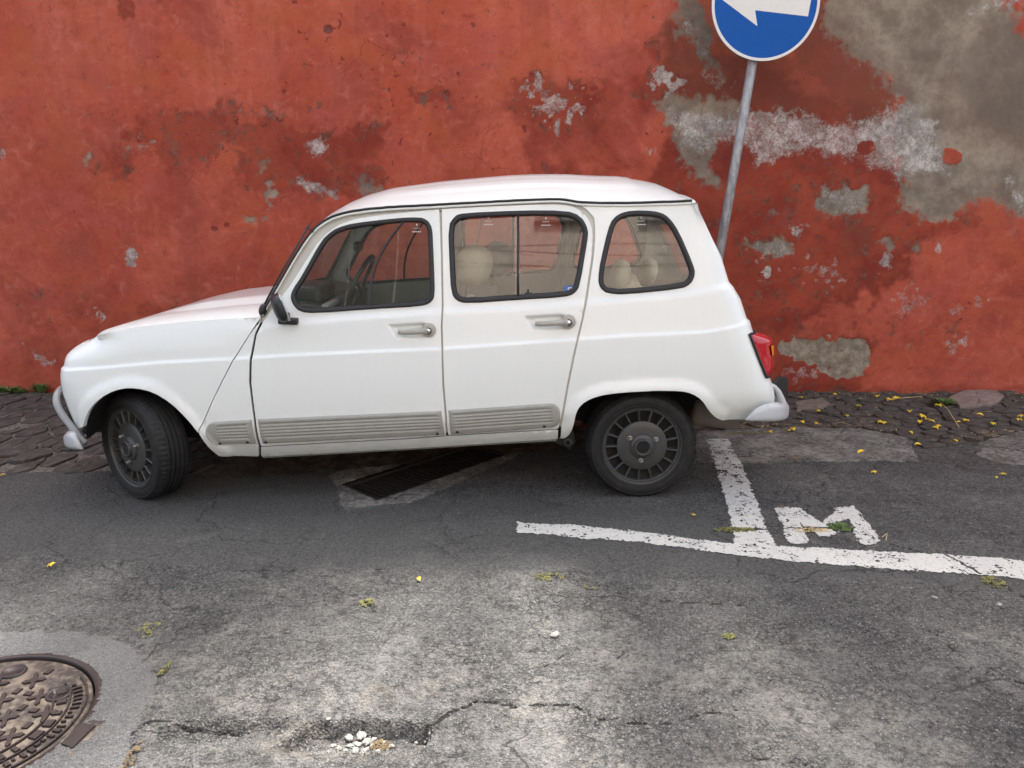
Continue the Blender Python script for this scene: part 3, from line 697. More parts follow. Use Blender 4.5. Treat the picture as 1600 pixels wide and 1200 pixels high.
def ground_mat(name):
    t = NT(name); c = t.coords()
    du, cn, ck, so, dk, sa, sl = (t.attr(a) for a in ('dust', 'conc', 'crack', 'soil', 'dark', 'sand', 'slab'))
    agg = t.new('ShaderNodeTexVoronoi'); t.link(c, agg.inputs['Vector']); agg.inputs['Scale'].default_value = 130
    agg2 = t.new('ShaderNodeTexVoronoi'); t.link(c, agg2.inputs['Vector']); agg2.inputs['Scale'].default_value = 300
    sepc = t.new('ShaderNodeSeparateColor'); t.link(agg.outputs['Color'], sepc.inputs[0])
    sepc2 = t.new('ShaderNodeSeparateColor'); t.link(agg2.outputs['Color'], sepc2.inputs[0])
    big_n = t.noise(c, 1.6, 6, .65); med = t.noise(c, 9, 6, .68); fine = t.noise(c, 60, 5, .7)
    grain = t.noise(c, 78, 3, .72); grit = t.noise(c, 26, 5, .75)
    base = t.mix(t.ramp(big_n, .35, .65), (.062, .061, .057, 1), (.090, .088, .083, 1))
    base = t.mix(t.math('MULTIPLY', t.ramp(med, .45, .75), .5), base, (.128, .126, .119, 1))
    stone = t.mix(sepc.outputs[0], (.045, .044, .042, 1), (.25, .245, .23, 1))
    base = t.mix(t.math('MULTIPLY', t.ramp(sepc.outputs[1], .55, .98), .55), base, stone)
    base = t.mix(t.math('MULTIPLY', t.ramp(grain, .55, .70), .65), base, (.205, .20, .19, 1))
    base = t.mix(t.math('MULTIPLY', t.ramp(grain, .46, .34), .8), base, (.015, .0145, .014, 1))
    base = t.mix(t.math('MULTIPLY', t.ramp(grit, .47, .33), .6), base, (.020, .0195, .019, 1))
    base = t.mix(t.math('MULTIPLY', t.ramp(sepc2.outputs[1], .84, .99), .45), base, (.30, .29, .28, 1))
    pt = t.ramp(t.attr('patch'), .3, .7)
    base = t.mix(t.math('MULTIPLY', pt, .72), base, t.mix(t.ramp(grain, .36, .68), (.062, .061, .058, 1), (.120, .118, .112, 1)))
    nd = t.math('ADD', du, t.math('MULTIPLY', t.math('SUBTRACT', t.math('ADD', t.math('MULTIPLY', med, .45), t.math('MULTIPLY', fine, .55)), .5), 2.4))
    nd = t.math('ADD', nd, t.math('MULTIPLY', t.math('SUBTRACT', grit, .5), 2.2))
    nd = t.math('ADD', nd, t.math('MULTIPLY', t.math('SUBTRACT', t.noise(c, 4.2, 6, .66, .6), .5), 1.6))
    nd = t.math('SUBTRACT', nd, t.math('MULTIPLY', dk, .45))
    dust_sun_m = t.ramp(nd, .15, 1.15)
    dust_sun_c = t.mix(t.ramp(t.noise(c, 3.3, 5), .4, .65), (.24, .23, .215, 1), (.33, .305, .26, 1))
    dust_sun_c = t.mix(t.math('MULTIPLY', sepc.outputs[0], .75), dust_sun_c, (.13, .127, .122, 1))
    base = t.mix(t.math('MULTIPLY', dust_sun_m, .72), base, dust_sun_c)
    base = t.mix(t.math('MULTIPLY', t.math('MULTIPLY', t.ramp(grain, .47, .36), dust_sun_m), .75), base, (.05, .048, .046, 1))
    sandm = t.ramp(t.math('ADD', sa, t.math('MULTIPLY', t.math('SUBTRACT', fine, .5), 1.2)), .25, .9)
    base = t.mix(t.math('MULTIPLY', sandm, .6), base, t.mix(t.ramp(grit, .4, .62), (.07, .058, .045, 1), (.22, .18, .13, 1)))
    cc = t.mix(sepc2.outputs[0], (.10, .10, .098, 1), (.20, .198, .192, 1))
    cc = t.mix(t.math('MULTIPLY', t.ramp(med, .5, .75), .5), cc, (.085, .085, .083, 1))
    cc = t.mix(t.math('MULTIPLY', t.ramp(fine, .55, .75), .6), cc, (.09, .088, .085, 1))
    base = t.mix(t.math('MULTIPLY', t.ramp(cn, .3, .7), .92), base, cc)
    slc = t.mix(t.ramp(t.math('ADD', t.math('MULTIPLY', t.noise(c, 34, 6, .75), .6), t.math('MULTIPLY', t.noise(c, 6, 5, .7), .4)), .40, .62), (.110, .102, .090, 1), (.32, .30, .265, 1))
    base = t.mix(t.math('MULTIPLY', t.ramp(t.math('ADD', sl, t.math('MULTIPLY', t.math('SUBTRACT', fine, .5), .5)), .35, .65), .9), base, slc)
    lf = t.new('ShaderNodeSeparateXYZ'); t.link(c, lf.inputs[0])
    left = t.ramp(lf.outputs['X'], -1.2, -1.9)
    soilc = t.mix(t.ramp(med, .4, .7), (.05, .040, .030, 1), (.19, .15, .105, 1))
    soilL = t.mix(t.ramp(fine, .35, .7), (.10, .085, .075, 1), (.30, .26, .23, 1))
    soilc = t.mix(left, soilc, soilL)
    base = t.mix(t.ramp(so, .3, .6), base, soilc)
    ckf = t.ramp(t.math('ADD', ck, t.math('MULTIPLY', t.math('SUBTRACT', fine, .5), .6)), .3, .7)
    base = t.mix(t.math('MULTIPLY', ckf, .8), base, (.014, .013, .012, 1))
    # crazed surface in the worn places
    wv = t.mix(.05, c, t.new('ShaderNodeTexNoise').outputs['Color'], 'ADD')
    wv = t.mix(.16, c, t.nz_col(c, 7), 'ADD'); v = t.voro(wv, 11, 'DISTANCE_TO_EDGE'); cz = t.math('MULTIPLY', t.ramp(v, .030, .004), t.ramp(t.noise(c, 2.3, 5, .65), .54, .66))
    wv2 = t.mix(.55, c, t.nz_col(c, 2.2), 'ADD'); wv2 = t.mix(.10, wv2, t.nz_col(c, 14), 'ADD')
    v2 = t.voro(wv2, 1.7, 'DISTANCE_TO_EDGE'); cz2 = t.math('MULTIPLY', t.ramp(v2, .012, .002), t.ramp(t.noise(c, 1.1, 4, .6), .44, .58))
    vc = t.voro(t.mix(.06, c, t.nz_col(c, 30), 'ADD'), 34, 'DISTANCE_TO_EDGE')
    crumb = t.math('MULTIPLY', t.ramp(vc, .07, .015), t.ramp(t.noise(c, 3.1, 6, .7), .47, .60))
    crumb = t.math('MULTIPLY', crumb, t.math('SUBTRACT', 1.0, t.math('MULTIPLY', pt, .8)))
    cz = t.math('MAXIMUM', t.math('MAXIMUM', cz, cz2), t.math('MULTIPLY', crumb, .9))
    cz = t.math('MULTIPLY', cz, t.math('SUBTRACT', 1.0, t.math('MAXIMUM', cn, so)))
    base = t.mix(t.math('MULTIPLY', cz, .60), base, (.016, .016, .016, 1))
    hgt = t.math('SUBTRACT', t.math('MULTIPLY', fine, .8), t.math('MULTIPLY', agg.outputs['Distance'], .9))
    hgt = t.math('SUBTRACT', hgt, t.math('MULTIPLY', cz, .8)); hgt = t.math('SUBTRACT', hgt, t.math('MULTIPLY', ckf, 1.0))
    hgt = t.math('ADD', hgt, t.math('MULTIPLY', med, .5))
    m = t.finish(base, .9, t.bump(t.math('ADD', hgt, t.math('MULTIPLY', grain, 1.2)), .9, .009))
    t.b.inputs['Specular IOR Level'].default_value = .25
    return m
M['ground'] = ground_mat('worn_asphalt')
nx, ny = GX.shape
idx = np.arange(nx * ny).reshape(nx, ny)
gf = np.stack([idx[:-1, :-1], idx[1:, :-1], idx[1:, 1:], idx[:-1, 1:]], -1).reshape(-1, 4)
gv = np.stack([GX, GY, GZ], -1).reshape(-1, 3)
gattr = {'dust': g_dust_sun, 'conc': g_conc, 'crack': g_crack, 'soil': g_soil, 'dark': g_dark, 'sand': g_sand, 'slab': g_slab, 'patch': g_patch}  # dust holds real dusty wear together with the painted sunlight
# opening for the street drain
DL, DB = np.array(g_at(534, 758)), np.array(g_at(590, 783))
dirs = np.array(g_at(700, 744)) - DB; dirs /= np.linalg.norm(dirs)
DRAIN = np.array([DL, DB, DB + dirs * .95, DL + dirs * .95])
MCX, MCY, MCR = -1.50, 1.99, .40
def fit_circle(pts):
    p = np.array([g_at(*q) for q in pts]); A = np.c_[2 * p, np.ones(len(p))]
    s = np.linalg.lstsq(A, (p ** 2).sum(1), rcond=None)[0]
    return s[0], s[1], math.sqrt(s[2] + s[0] ** 2 + s[1] ** 2)
MCX, MCY, MCR = fit_circle([(5, 1029), (40, 1023), (75, 1021), (118, 1031), (146, 1050), (161, 1075), (158, 1095), (143, 1124)])
print('manhole', MCX, MCY, MCR)
fc = gv[gf].mean(1)
strip_face = g_soil.ravel()[gf].mean(1) > .5
hole = inside(fc[:, 0], fc[:, 1], DRAIN) | (np.hypot(fc[:, 0] - MCX, fc[:, 1] - MCY) < MCR - .004)
def sub_grid(name, fmask):
    f = gf[fmask]; used, inv = np.unique(f, return_inverse=True)
    return big(name, gv[used], inv.reshape(-1, 4), M['ground'], {k: v.ravel()[used] for k, v in gattr.items()})
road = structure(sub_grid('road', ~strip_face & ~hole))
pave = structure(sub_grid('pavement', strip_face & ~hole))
bm = bmesh.new()
for x0, x1, y0, y1 in ((-60, -8.95, -60, 60), (9.15, 60, -60, 60), (-8.95, 9.15, -60, -6.95), (-8.95, 9.15, 6.3, 60)):
    bm.faces.new([bm.verts.new(p) for p in ((x0, y0, -.03), (x1, y0, -.03), (x1, y1, -.03), (x0, y1, -.03))])
structure(bm_obj('ground', bm, M['ground']))

# ---- paving stones: cells of a (stretched) Voronoi pattern, each a slab of its own
def clip_half(poly, px, py, nx_, ny_):
    out = []
    n = len(poly)
    for i in range(n):
        a, b = poly[i], poly[(i + 1) % n]
        da = (a[0] - px) * nx_ + (a[1] - py) * ny_; db = (b[0] - px) * nx_ + (b[1] - py) * ny_
        if da <= 0: out.append(a)
        if (da < 0 < db) or (db < 0 < da):
            s = da / (da - db); out.append((a[0] + s * (b[0] - a[0]), a[1] + s * (b[1] - a[1])))
    return out
def voronoi(pts, rad):
    P = np.array(pts); res = []
    for i, p in enumerate(P):
        poly = [(p[0] - rad, p[1] - rad), (p[0] + rad, p[1] - rad), (p[0] + rad, p[1] + rad), (p[0] - rad, p[1] + rad)]
        d = np.hypot(*(P - p).T)
        for j in np.argsort(d)[1:22]:
            q = P[j]; n = q - p
            poly = clip_half(poly, (p[0] + q[0]) / 2, (p[1] + q[1]) / 2, n[0], n[1])
            if len(poly) < 3: break
        res.append(poly)
    return res
def poisson(x0, x1, y0, y1, r, tries=9000):
    pts = []
    for _ in range(tries):
        p = (random.uniform(x0, x1), random.uniform(y0, y1))
        if all((p[0] - q[0]) ** 2 + (p[1] - q[1]) ** 2 > r * r for q in pts): pts.append(p)
    return pts
def stone_mat(name, c0, c1, c2):
    t = NT(name); c = t.coords()
    oi = t.new('ShaderNodeObjectInfo')
    n = t.noise(c, 11, 6, .68); f = t.noise(c, 70, 5, .7); pl_ = t.noise(t.scale(c, (1.4, .7, 1)), 7, 7, .74, .6)
    col = t.mix(t.ramp(n, .35, .68), c0, c1)
    col = t.mix(t.math('MULTIPLY', t.ramp(pl_, .54, .70), .55), col, (.20, .17, .15, 1))
    col = t.mix(t.math('MULTIPLY', oi.outputs['Random'], .6), col, c2)
    col = t.mix(t.math('MULTIPLY', t.ramp(f, .55, .8), .4), col, (.24, .21, .18, 1))
    return t.finish(col, .8, t.bump(t.math('ADD', t.math('MULTIPLY', n, 1.2), t.math('MULTIPLY', f, .4)), .7, .010))
M['stone_l'] = stone_mat('purple_grey_basalt', (.038, .032, .028, 1), (.088, .075, .066, 1), (.055, .048, .043, 1))
M['stone_r'] = stone_mat('dark_brown_basalt', (.034, .029, .024, 1), (.086, .072, .061, 1), (.054, .048, .041, 1))
def add_stone(poly, gap, mat, top, tilt=.01):
    p = np.array(poly)
    cen = p.mean(0)
    if len(p) < 3: return
    sh = []
    for v in p:
        d = cen - v; L = np.linalg.norm(d)
        if L < gap * 1.3: return
        sh.append(v + d / L * gap)
    sh = np.array(sh)
    sh = resample(np.vstack([.88 * sh + .06 * np.roll(sh, 1, 0) + .06 * np.roll(sh, -1, 0)]), .05, True)
    if len(sh) < 4: return
    sh = sh + (fbm(sh[:, 0] * 25, sh[:, 1] * 25, 2, 3)[:, None] - .5) * .022
    sh = sh + (fbm(sh[:, 0] * 9 + 5, sh[:, 1] * 9, 3, 6)[:, None] - .5) * .03
    n = len(sh)
    area = .5 * abs(np.dot(sh[:, 0], np.roll(sh[:, 1], 1)) - np.dot(sh[:, 1], np.roll(sh[:, 0], 1)))
    if area < .0012: return
    tx, ty = random.gauss(0, tilt), random.gauss(0, tilt)
    top += random.gauss(0, .004)
    zt = lambda v, o: top + o + (v[0] - cen[0]) * tx * 3 + (v[1] - cen[1]) * ty * 3
    V = []; inn = cen + (sh - cen) * .965; inn2 = cen + (sh - cen) * .55
    for v in sh: V.append((v[0] - cen[0], v[1] - cen[1], -.05))
    for v in sh: V.append((v[0] - cen[0], v[1] - cen[1], zt(v, -.004)))
    for v in inn: V.append((v[0] - cen[0], v[1] - cen[1], zt(v, 0) + random.gauss(0, .002)))
    for v in inn2: V.append((v[0] - cen[0], v[1] - cen[1], zt(v, .001) + random.gauss(0, .0035)))
    V.append((0, 0, zt(cen, .002)))
    F = []
    for k in range(3):
        for i in range(n):
            j = (i + 1) % n
            F.append((k * n + i, k * n + j, (k + 1) * n + j, (k + 1) * n + i))
    F += [(3 * n + i, 3 * n + (i + 1) % n, 4 * n) for i in range(n)]
    a = np.cross(sh[0] - cen, sh[1] - cen)
    if a < 0: F = [tuple(reversed(f)) for f in F]
    o = mk('paving_stone', V, F, mat, pave, False)
    o.location = (cen[0], cen[1], 0)
def stones(x0, x1, r, stretch, ang, gap, mat, top, keep, jitter=1):
    ca, sa = math.cos(ang), math.sin(ang)
    def fwd(x, y): u, v = x * ca + y * sa, -x * sa + y * ca; return u / stretch, v
    def back(u, v): u = u * stretch; return u * ca - v * sa, u * sa + v * ca
    cs = [fwd(x, y) for x in (x0, x1) for y in (3.7, 6.0)]
    us, vs = [q[0] for q in cs], [q[1] for q in cs]
    pts = poisson(min(us), max(us), min(vs), max(vs), r)
    for cell in voronoi(pts, r * 4):
        if len(cell) < 3: continue
        w = [back(*q) for q in cell]
        cx, cy = np.mean([q[0] for q in w]), np.mean([q[1] for q in w])
        if not (x0 < cx < x1) or not keep(cx, cy): continue
        w = clip_half(w, 0, YW - .012, 0, 1)
        if len(w) < 3: continue
        add_stone(w, gap, mat, top)
def keepL(x, y):
    return strip_edge(x) + .05 < y < YW + .02 and not inside(np.array([x]), np.array([y]), DRAIN)[0]
stones(-5.0, -1.5, .108, 2.0, R(84), .006, M['stone_l'], .004, keepL)
def keepR(x, y): return strip_edge(x) + .03 < y < YW + .02
stones(1.25, 4.6, .098, 1.15, R(10), .0045, M['stone_r'], .006, keepR)
# the big pale stone at the foot of the wall, right
_bp = [g_at(*q) for q in ((1478, 626), (1500, 615), (1555, 612), (1572, 622), (1560, 634), (1515, 641), (1498, 640))]
add_stone(_bp, .006, stone_mat('pale_pinkish_stone', (.17, .125, .105, 1), (.26, .20, .17, 1), (.2, .15, .13, 1)), .028, .004)
_bp = [g_at(*q) for q in ((1238, 630), (1290, 624), (1300, 634), (1285, 642), (1240, 644))]
add_stone(_bp, .006, stone_mat('brownish_stone', (.13, .10, .08, 1), (.19, .15, .12, 1), (.16, .12, .10, 1)), .024, .004)

# ================================================================== CAR
# local frame: x runs from nose to tail, y from the near side (0) to the far side (CW), z up
YAW, CY0, CW = R(1.05), 3.475, 1.45
car = empty('car', (0, CY0, 0)); car.rotation_euler = (0, 0, YAW)
tag(car, 'white vintage five-door hatchback with dark alloy wheels parked along the red wall', 'car')
cY, sY = math.cos(YAW), math.sin(YAW)
def to_local(px, py, off=0.0):
    dx, dy, dz = ray(px, py)
    ox, oy = -CY0 * sY, -CY0 * cY
    lx, ly = dx * cY + dy * sY, -dx * sY + dy * cY
    t = (off - oy) / ly
    return ox + lx * t, CAM_H + dz * t
def proj_local(x, y, z):
    return project(x * cY - y * sY, CY0 + x * sY + y * cY, z)
def loc_line(pts, off=0.0):
    p = np.array(pts, float); x, z = to_local(p[:, 0], p[:, 1], off)
    o = np.argsort(x) if abs(x[-1] - x[0]) > .5 else np.arange(len(x))
    return x[o], z[o]
# side-view lines of the body
crX, crZ = loc_line([(95, 584), (115, 581), (247, 568), (363, 562), (480, 555), (690, 546), (905, 530.6), (993, 525), (1100, 520), (1148, 512), (1175, 505)], 0)
shX, shZ = loc_line([(200, 520), (420, 512), (560, 500), (690, 491), (800, 485), (915, 477), (1060, 464), (1143, 451)], .03)
GUT = [(410.5, 489), (430, 454), (458, 405), (482, 367), (500, 349), (521, 337), (552, 329), (610, 323), (660, 321), (720, 317.5), (777, 314.5), (858, 310.6), (884, 311.5), (902.6, 316), (960, 317.3), (1020, 316), (1080, 313.6)]
guX, guZ = loc_line(GUT, .13)
silX, silZ = loc_line([(345, 714), (410, 713), (649, 700), (871, 686), (1130, 657), (1166, 655)], 0)
zc_ = lambda x: np.interp(x, crX, crZ)
zs_ = lambda x: np.interp(x, shX, shZ)
zb_ = lambda x: np.interp(x, silX, silZ)
nX, nZ = to_local(np.array([131., 120, 108, 99, 95, 94, 96, 103, 113, 124, 138]), np.array([690., 667, 642, 617, 600, 588, 575, 556, 546, 538, 531]), .08)
o_ = np.argsort(nZ); nX, nZ = nX[o_], nZ[o_]
rX, rZ = to_local(np.array([1215., 1210, 1203, 1190, 1177, 1170, 1157, 1148, 1139, 1126.6, 1113, 1100, 1092]), np.array([660., 627, 590, 555, 519, 500, 466.6, 452, 440.5, 400, 373, 345, 328]), .09)
o_ = np.argsort(rZ); rX, rZ = rX[o_], rZ[o_]
FA, FB, RA, RB = .30, .17, .15, .11
FL = math.pi / 2 * math.sqrt((FA ** 2 + FB ** 2) / 2); RL = math.pi / 2 * math.sqrt((RA ** 2 + RB ** 2) / 2)
HOODZ = .78
def XN(z):
    z = np.asarray(z, float)
    return np.where(z > nZ[-1] + .03, -9.0, np.interp(z, nZ, nX) - .012)
def XR(z): return np.interp(z, rZ, rX) + .004
ARCH_F = [(129, 689), (130, 667), (135, 647), (147, 630), (167, 615), (190, 607), (213, 606.5), (240, 613), (267, 630), (293, 655), (310, 677), (325, 698), (343, 713)]
ARCH_R = [(873, 685), (886.6, 684), (896, 667), (900, 645), (908, 632), (924, 622.6), (948, 616), (993, 612), (1033, 610.5), (1062.6, 611), (1081, 614.6), (1097, 625), (1108, 642.6), (1118.6, 653), (1129, 657)]
_af = np.stack(to_local(*np.array(ARCH_F, float).T, 0), 1); _ar = np.stack(to_local(*np.array(ARCH_R[1:], float).T, 0), 1)
HREC = [[(606, 509), (657, 505.5), (668, 507), (672, 528), (620, 529.5)], [(820, 496), (875, 492), (884, 494), (888, 514), (834, 516)]]
HREC = [np.stack(to_local(*np.array(h, float).T, .01), 1) for h in HREC]
HOODX0 = float(to_local(410, 492, .05)[0])
def inset(X, z):
    X, z = np.broadcast_arrays(np.asarray(X, float), np.asarray(z, float))
    zc, zs, zb = zc_(X), zs_(X), zb_(X)
    low = np.clip(zc - z, 0, None)
    i = .004 - .008 * np.sin(np.clip(low / .40, 0, 1) * math.pi) + .055 * np.clip((zb + .14 - z) / .14, 0, 1.3) ** 2
    i = i + .010 * sstep(-.003, .011, z - zc)
    up = np.clip(z - zc, 0, None)
    door = .016 * np.clip(up / np.maximum(zs - zc, .05), 0, 1)
    gl = np.clip(z - zs, 0, None)
    door = door + .26 * (np.sqrt(gl ** 2 + .03 ** 2) - .03) + .012 * sstep(-.004, .03, z - zs)
    fen = .035 * np.clip(up / .2, 0, 2) ** 1.7
    w = sstep(HOODX0 + .02, HOODX0 - .30, X)
    i = i + door * (1 - w) + fen * w
    i = np.array(i, float)
    # lips of the wheel arches
    for a in (_af, _ar):
        sel = np.asarray((X > a[:, 0].min() - .08) & (X < a[:, 0].max() + .08) & (z < a[:, 1].max() + .08))
        if sel.any():
            d = seg_dist(X[sel], z[sel], [tuple(q) for q in a], False)
            i[sel] = i[sel] - .014 * sstep(.050, .026, d)
    for hp in HREC:
        sel = np.asarray((X > hp[:, 0].min() - .03) & (X < hp[:, 0].max() + .03) & (z > hp[:, 1].min() - .03) & (z < hp[:, 1].max() + .03))
        if sel.any():
            i[sel] = i[sel] + .020 * sstep(.003, -.012, sdf(X[sel], z[sel], [tuple(q) for q in hp]))
    return i
def body(X, z, extra=0.0, with_inset=True):
    X, z = np.broadcast_arrays(np.asarray(X, float), np.asarray(z, float))
    xn, xr = XN(z), XR(z)
    x, y = X.copy(), np.zeros_like(X)
    nx_, ny_ = np.zeros_like(X), np.ones_like(X)         # inward normal in plan
    f = (xn + FA - X)
    s = f > 0
    t = np.clip(f / FL, 0, 1) * math.pi / 2
    x = np.where(s, xn + FA - FA * np.sin(t), x); y = np.where(s, FB - FB * np.cos(t), y)
    e = np.clip(f - FL, 0, None); y = y + e; x = x - np.where(s, .02 * (1 - np.cos(np.clip(e / .56, 0, 1) * math.pi / 2 * .9)), 0) 
    nx_ = np.where(s, np.sin(t), nx_); ny_ = np.where(s, np.cos(t), ny_)
    f = (X - (xr - RA)); s2 = f > 0
    t = np.clip(f / RL, 0, 1) * math.pi / 2
    x = np.where(s2, xr - RA + RA * np.sin(t), x); y = np.where(s2, RB - RB * np.cos(t), y)
    e = np.clip(f - RL, 0, None); y = y + e
    nx_ = np.where(s2, -np.sin(t), nx_); ny_ = np.where(s2, np.cos(t), ny_)
    i = inset(X, z)
    # a slight draw-in of the front wings seen from above
    i = i + .020 * np.clip((HOODX0 - .1 - X) / .8, 0, 1) ** 2
    i = i + extra
    return np.stack([x + nx_ * i, y + ny_ * i, z], -1)
# bring the nose and tail outlines onto the outlines seen from the street
_np = np.array([(131, 690), (120, 667), (108, 642), (99, 617), (95, 600), (94, 588), (96, 575), (103, 556), (113, 546), (124, 538), (138, 531)], float)[::1]
_np = _np[np.argsort(-_np[:, 1])]
_rp = np.array([(1215, 660), (1210, 627), (1203, 590), (1190, 555), (1177, 519), (1170, 500), (1157, 466.6), (1148, 452), (1139, 440.5), (1126.6, 400), (1113, 373), (1100, 345), (1092, 328)], float)
for _ in range(14):
    for k in range(len(_np)):
        z = nZ[k]; X = np.linspace(float(XN(z)) + FA - FL * 1.3, float(XN(z)) + FA, 160)
        P = body(X, np.full_like(X, z)); px, py = proj_local(P[:, 0], P[:, 1], P[:, 2]); j = np.argmin(px)
        nX[k] += .6 * (_np[k, 0] - px[j]) / 300; nZ[k] += .5 * (py[j] - _np[k, 1]) / 300
    nZ[:] = np.maximum.accumulate(nZ + np.arange(len(nZ)) * 1e-6)
    for k in range(len(_rp)):
        z = rZ[k]; X = np.linspace(float(XR(z)) - RA, float(XR(z)) - RA + RL * 1.3, 120)
        P = body(X, np.full_like(X, z)); px, py = proj_local(P[:, 0], P[:, 1], P[:, 2]); j = np.argmax(px)
        rX[k] += .6 * (_rp[k, 0] - px[j]) / 300; rZ[k] += .5 * (py[j] - _rp[k, 1]) / 300
    rZ[:] = np.maximum.accumulate(rZ + np.arange(len(rZ)) * 1e-6)
# lookup from a picture point to the body surface, kept as (X, z) of the unrolled side
_LX, _LZ = np.meshgrid(np.arange(-2.35, 1.75, .006), np.arange(.12, 1.50, .006), indexing='ij')
_LP = body(_LX, _LZ); _lpx, _lpy = proj_local(_LP[..., 0], _LP[..., 1], _LP[..., 2])
_bad = (_LX < XN(_LZ) + FA - FL * .62) | (_LX > XR(_LZ) - RA + RL * .8)
_lpx = np.where(_bad, 1e6, _lpx)
def S(pts):
    out = []
    for px, py in pts:
        d = (_lpx - px) ** 2 + (_lpy - py) ** 2
        k = np.unravel_index(np.argmin(d), d.shape)
        X0, Z0 = _LX[k], _LZ[k]
        a, b = np.meshgrid(np.linspace(-.006, .006, 13), np.linspace(-.006, .006, 13))
        q = body(X0 + a, Z0 + b); qx, qy = proj_local(q[..., 0], q[..., 1], q[..., 2])
        k = np.argmin((qx - px) ** 2 + (qy - py) ** 2)
        out.append((float((X0 + a).ravel()[k]), float((Z0 + b).ravel()[k])))
    return out
def mirror_y(V): return [(v[0], CW - v[1], v[2]) for v in V]
def both(name, V, F, mat, parent=None, smooth=True, far_parent=None, make_far=True):
    o = mk(name, V, F, mat, parent or car, smooth)
    o2 = None
    if make_far: o2 = mk(name, mirror_y(V), [tuple(reversed(f)) for f in F], mat, far_parent or parent or car, smooth)
    return o, o2
def tri_fill(outer, holes, h, rows=None, seed=1):
    outer = [tuple(p) for p in outer]
    pts, edges = [], []
    for loop in [outer] + holes:
        s = len(pts); pts += [tuple(p) for p in loop]
        edges += [(s + i, s + (i + 1) % len(loop)) for i in range(len(loop))]
    nb = len(pts)
    A = np.array(outer)
    xs = np.arange(A[:, 0].min(), A[:, 0].max(), h); zs = np.arange(A[:, 1].min(), A[:, 1].max(), h * .866)
    gp = [(x + (h / 2 if k % 2 else 0), z) for k, z in enumerate(zs) for x in xs]
    if rows:
        ex = []
        rw = []
        for fn, offs in rows:
            for of in offs: rw += [(x, float(fn(x)) + of) for x in np.arange(A[:, 0].min(), A[:, 0].max(), h)]
        g = np.array(gp)
        for fn, offs in rows:
            g = g[np.abs(g[:, 1] - fn(g[:, 0]) - (offs[0] + offs[-1]) / 2) > (offs[-1] - offs[0]) / 2 + h * .4]
        gp = [tuple(q) for q in g] + rw
    g = np.array(gp)
    for hp in HREC:
        a0, a1 = hp.min(0) - .02, hp.max(0) + .02
        if (A.min(0) < a0).all() and (A.max(0) > a1).all() and h < .03:
            g = g[~((g > a0).all(1) & (g < a1).all(1))]
            gx_, gz_ = np.meshgrid(np.arange(a0[0], a1[0], .006), np.arange(a0[1], a1[1], .006)); g = np.vstack([g, np.stack([gx_.ravel(), gz_.ravel()], 1)])
    ok = inside(g[:, 0], g[:, 1], outer)
    dmin = seg_dist(g[:, 0], g[:, 1], outer)
    for hl in holes:
        ok &= ~inside(g[:, 0], g[:, 1], hl); dmin = np.minimum(dmin, seg_dist(g[:, 0], g[:, 1], hl))
    g = g[ok & (dmin > min(h * .4, .005))]
    allp = [Vector(p) for p in pts] + [Vector(tuple(q)) for q in g]
    v, e, f, ov, oe, of = delaunay_2d_cdt(allp, edges, [], 0, 1e-6)
    V2 = np.array([tuple(q) for q in v])
    T = np.array([tuple(q) for q in f if len(q) == 3])
    c = V2[T].mean(1)
    k = inside(c[:, 0], c[:, 1], outer)
    for hl in holes: k &= ~inside(c[:, 0], c[:, 1], hl)
    T = T[k]
    a, b, d = V2[T[:, 0]], V2[T[:, 1]], V2[T[:, 2]]
    cr = (b[:, 0] - a[:, 0]) * (d[:, 1] - a[:, 1]) - (b[:, 1] - a[:, 1]) * (d[:, 0] - a[:, 0])
    T[cr < 0] = T[cr < 0][:, ::-1]
    return V2, T
def panel(name, outer, holes=(), mat=None, h=.022, rows=None, extra=0.0, rim=.016, parent=None, make_far=True, step=.014, fn=None):
    outer = resample(outer, step, True); holes = [[tuple(p) for p in resample(hl, step, True)] for hl in holes]
    fn = fn or (lambda X, z, e=0.0: body(X, z, extra + e))
    V2, T = tri_fill(outer, holes, h, rows)
    V = [tuple(p) for p in fn(V2[:, 0], V2[:, 1])]
    F = [tuple(t_) for t_ in T]                     # seen from -y: x right, z up -> counter-clockwise is outward
    if rim:
        for loop in [[tuple(p) for p in outer]] + holes:
            A = np.array(loop)
            top = fn(A[:, 0], A[:, 1]); bot = fn(A[:, 0], A[:, 1], rim)
            s = len(V); n = len(A)
            V += [tuple(p) for p in top] + [tuple(p) for p in bot]
            for i in range(n):
                j = (i + 1) % n
                F.append((s + i, s + n + i, s + n + j, s + j))
    return both(name, V, F, mat or M['paint'], parent, True, make_far=make_far)
def offset_loop(loop, d):
    A = np.array(loop); n = len(A)
    area = np.dot(A[:, 0], np.roll(A[:, 1], -1)) - np.dot(A[:, 1], np.roll(A[:, 0], -1))
    t = np.roll(A, -1, 0) - np.roll(A, 1, 0); t /= np.linalg.norm(t, axis=1)[:, None] + 1e-9
    nrm = np.stack([-t[:, 1], t[:, 0]], 1) * (1 if area > 0 else -1)      # pointing inwards
    return A + nrm * d
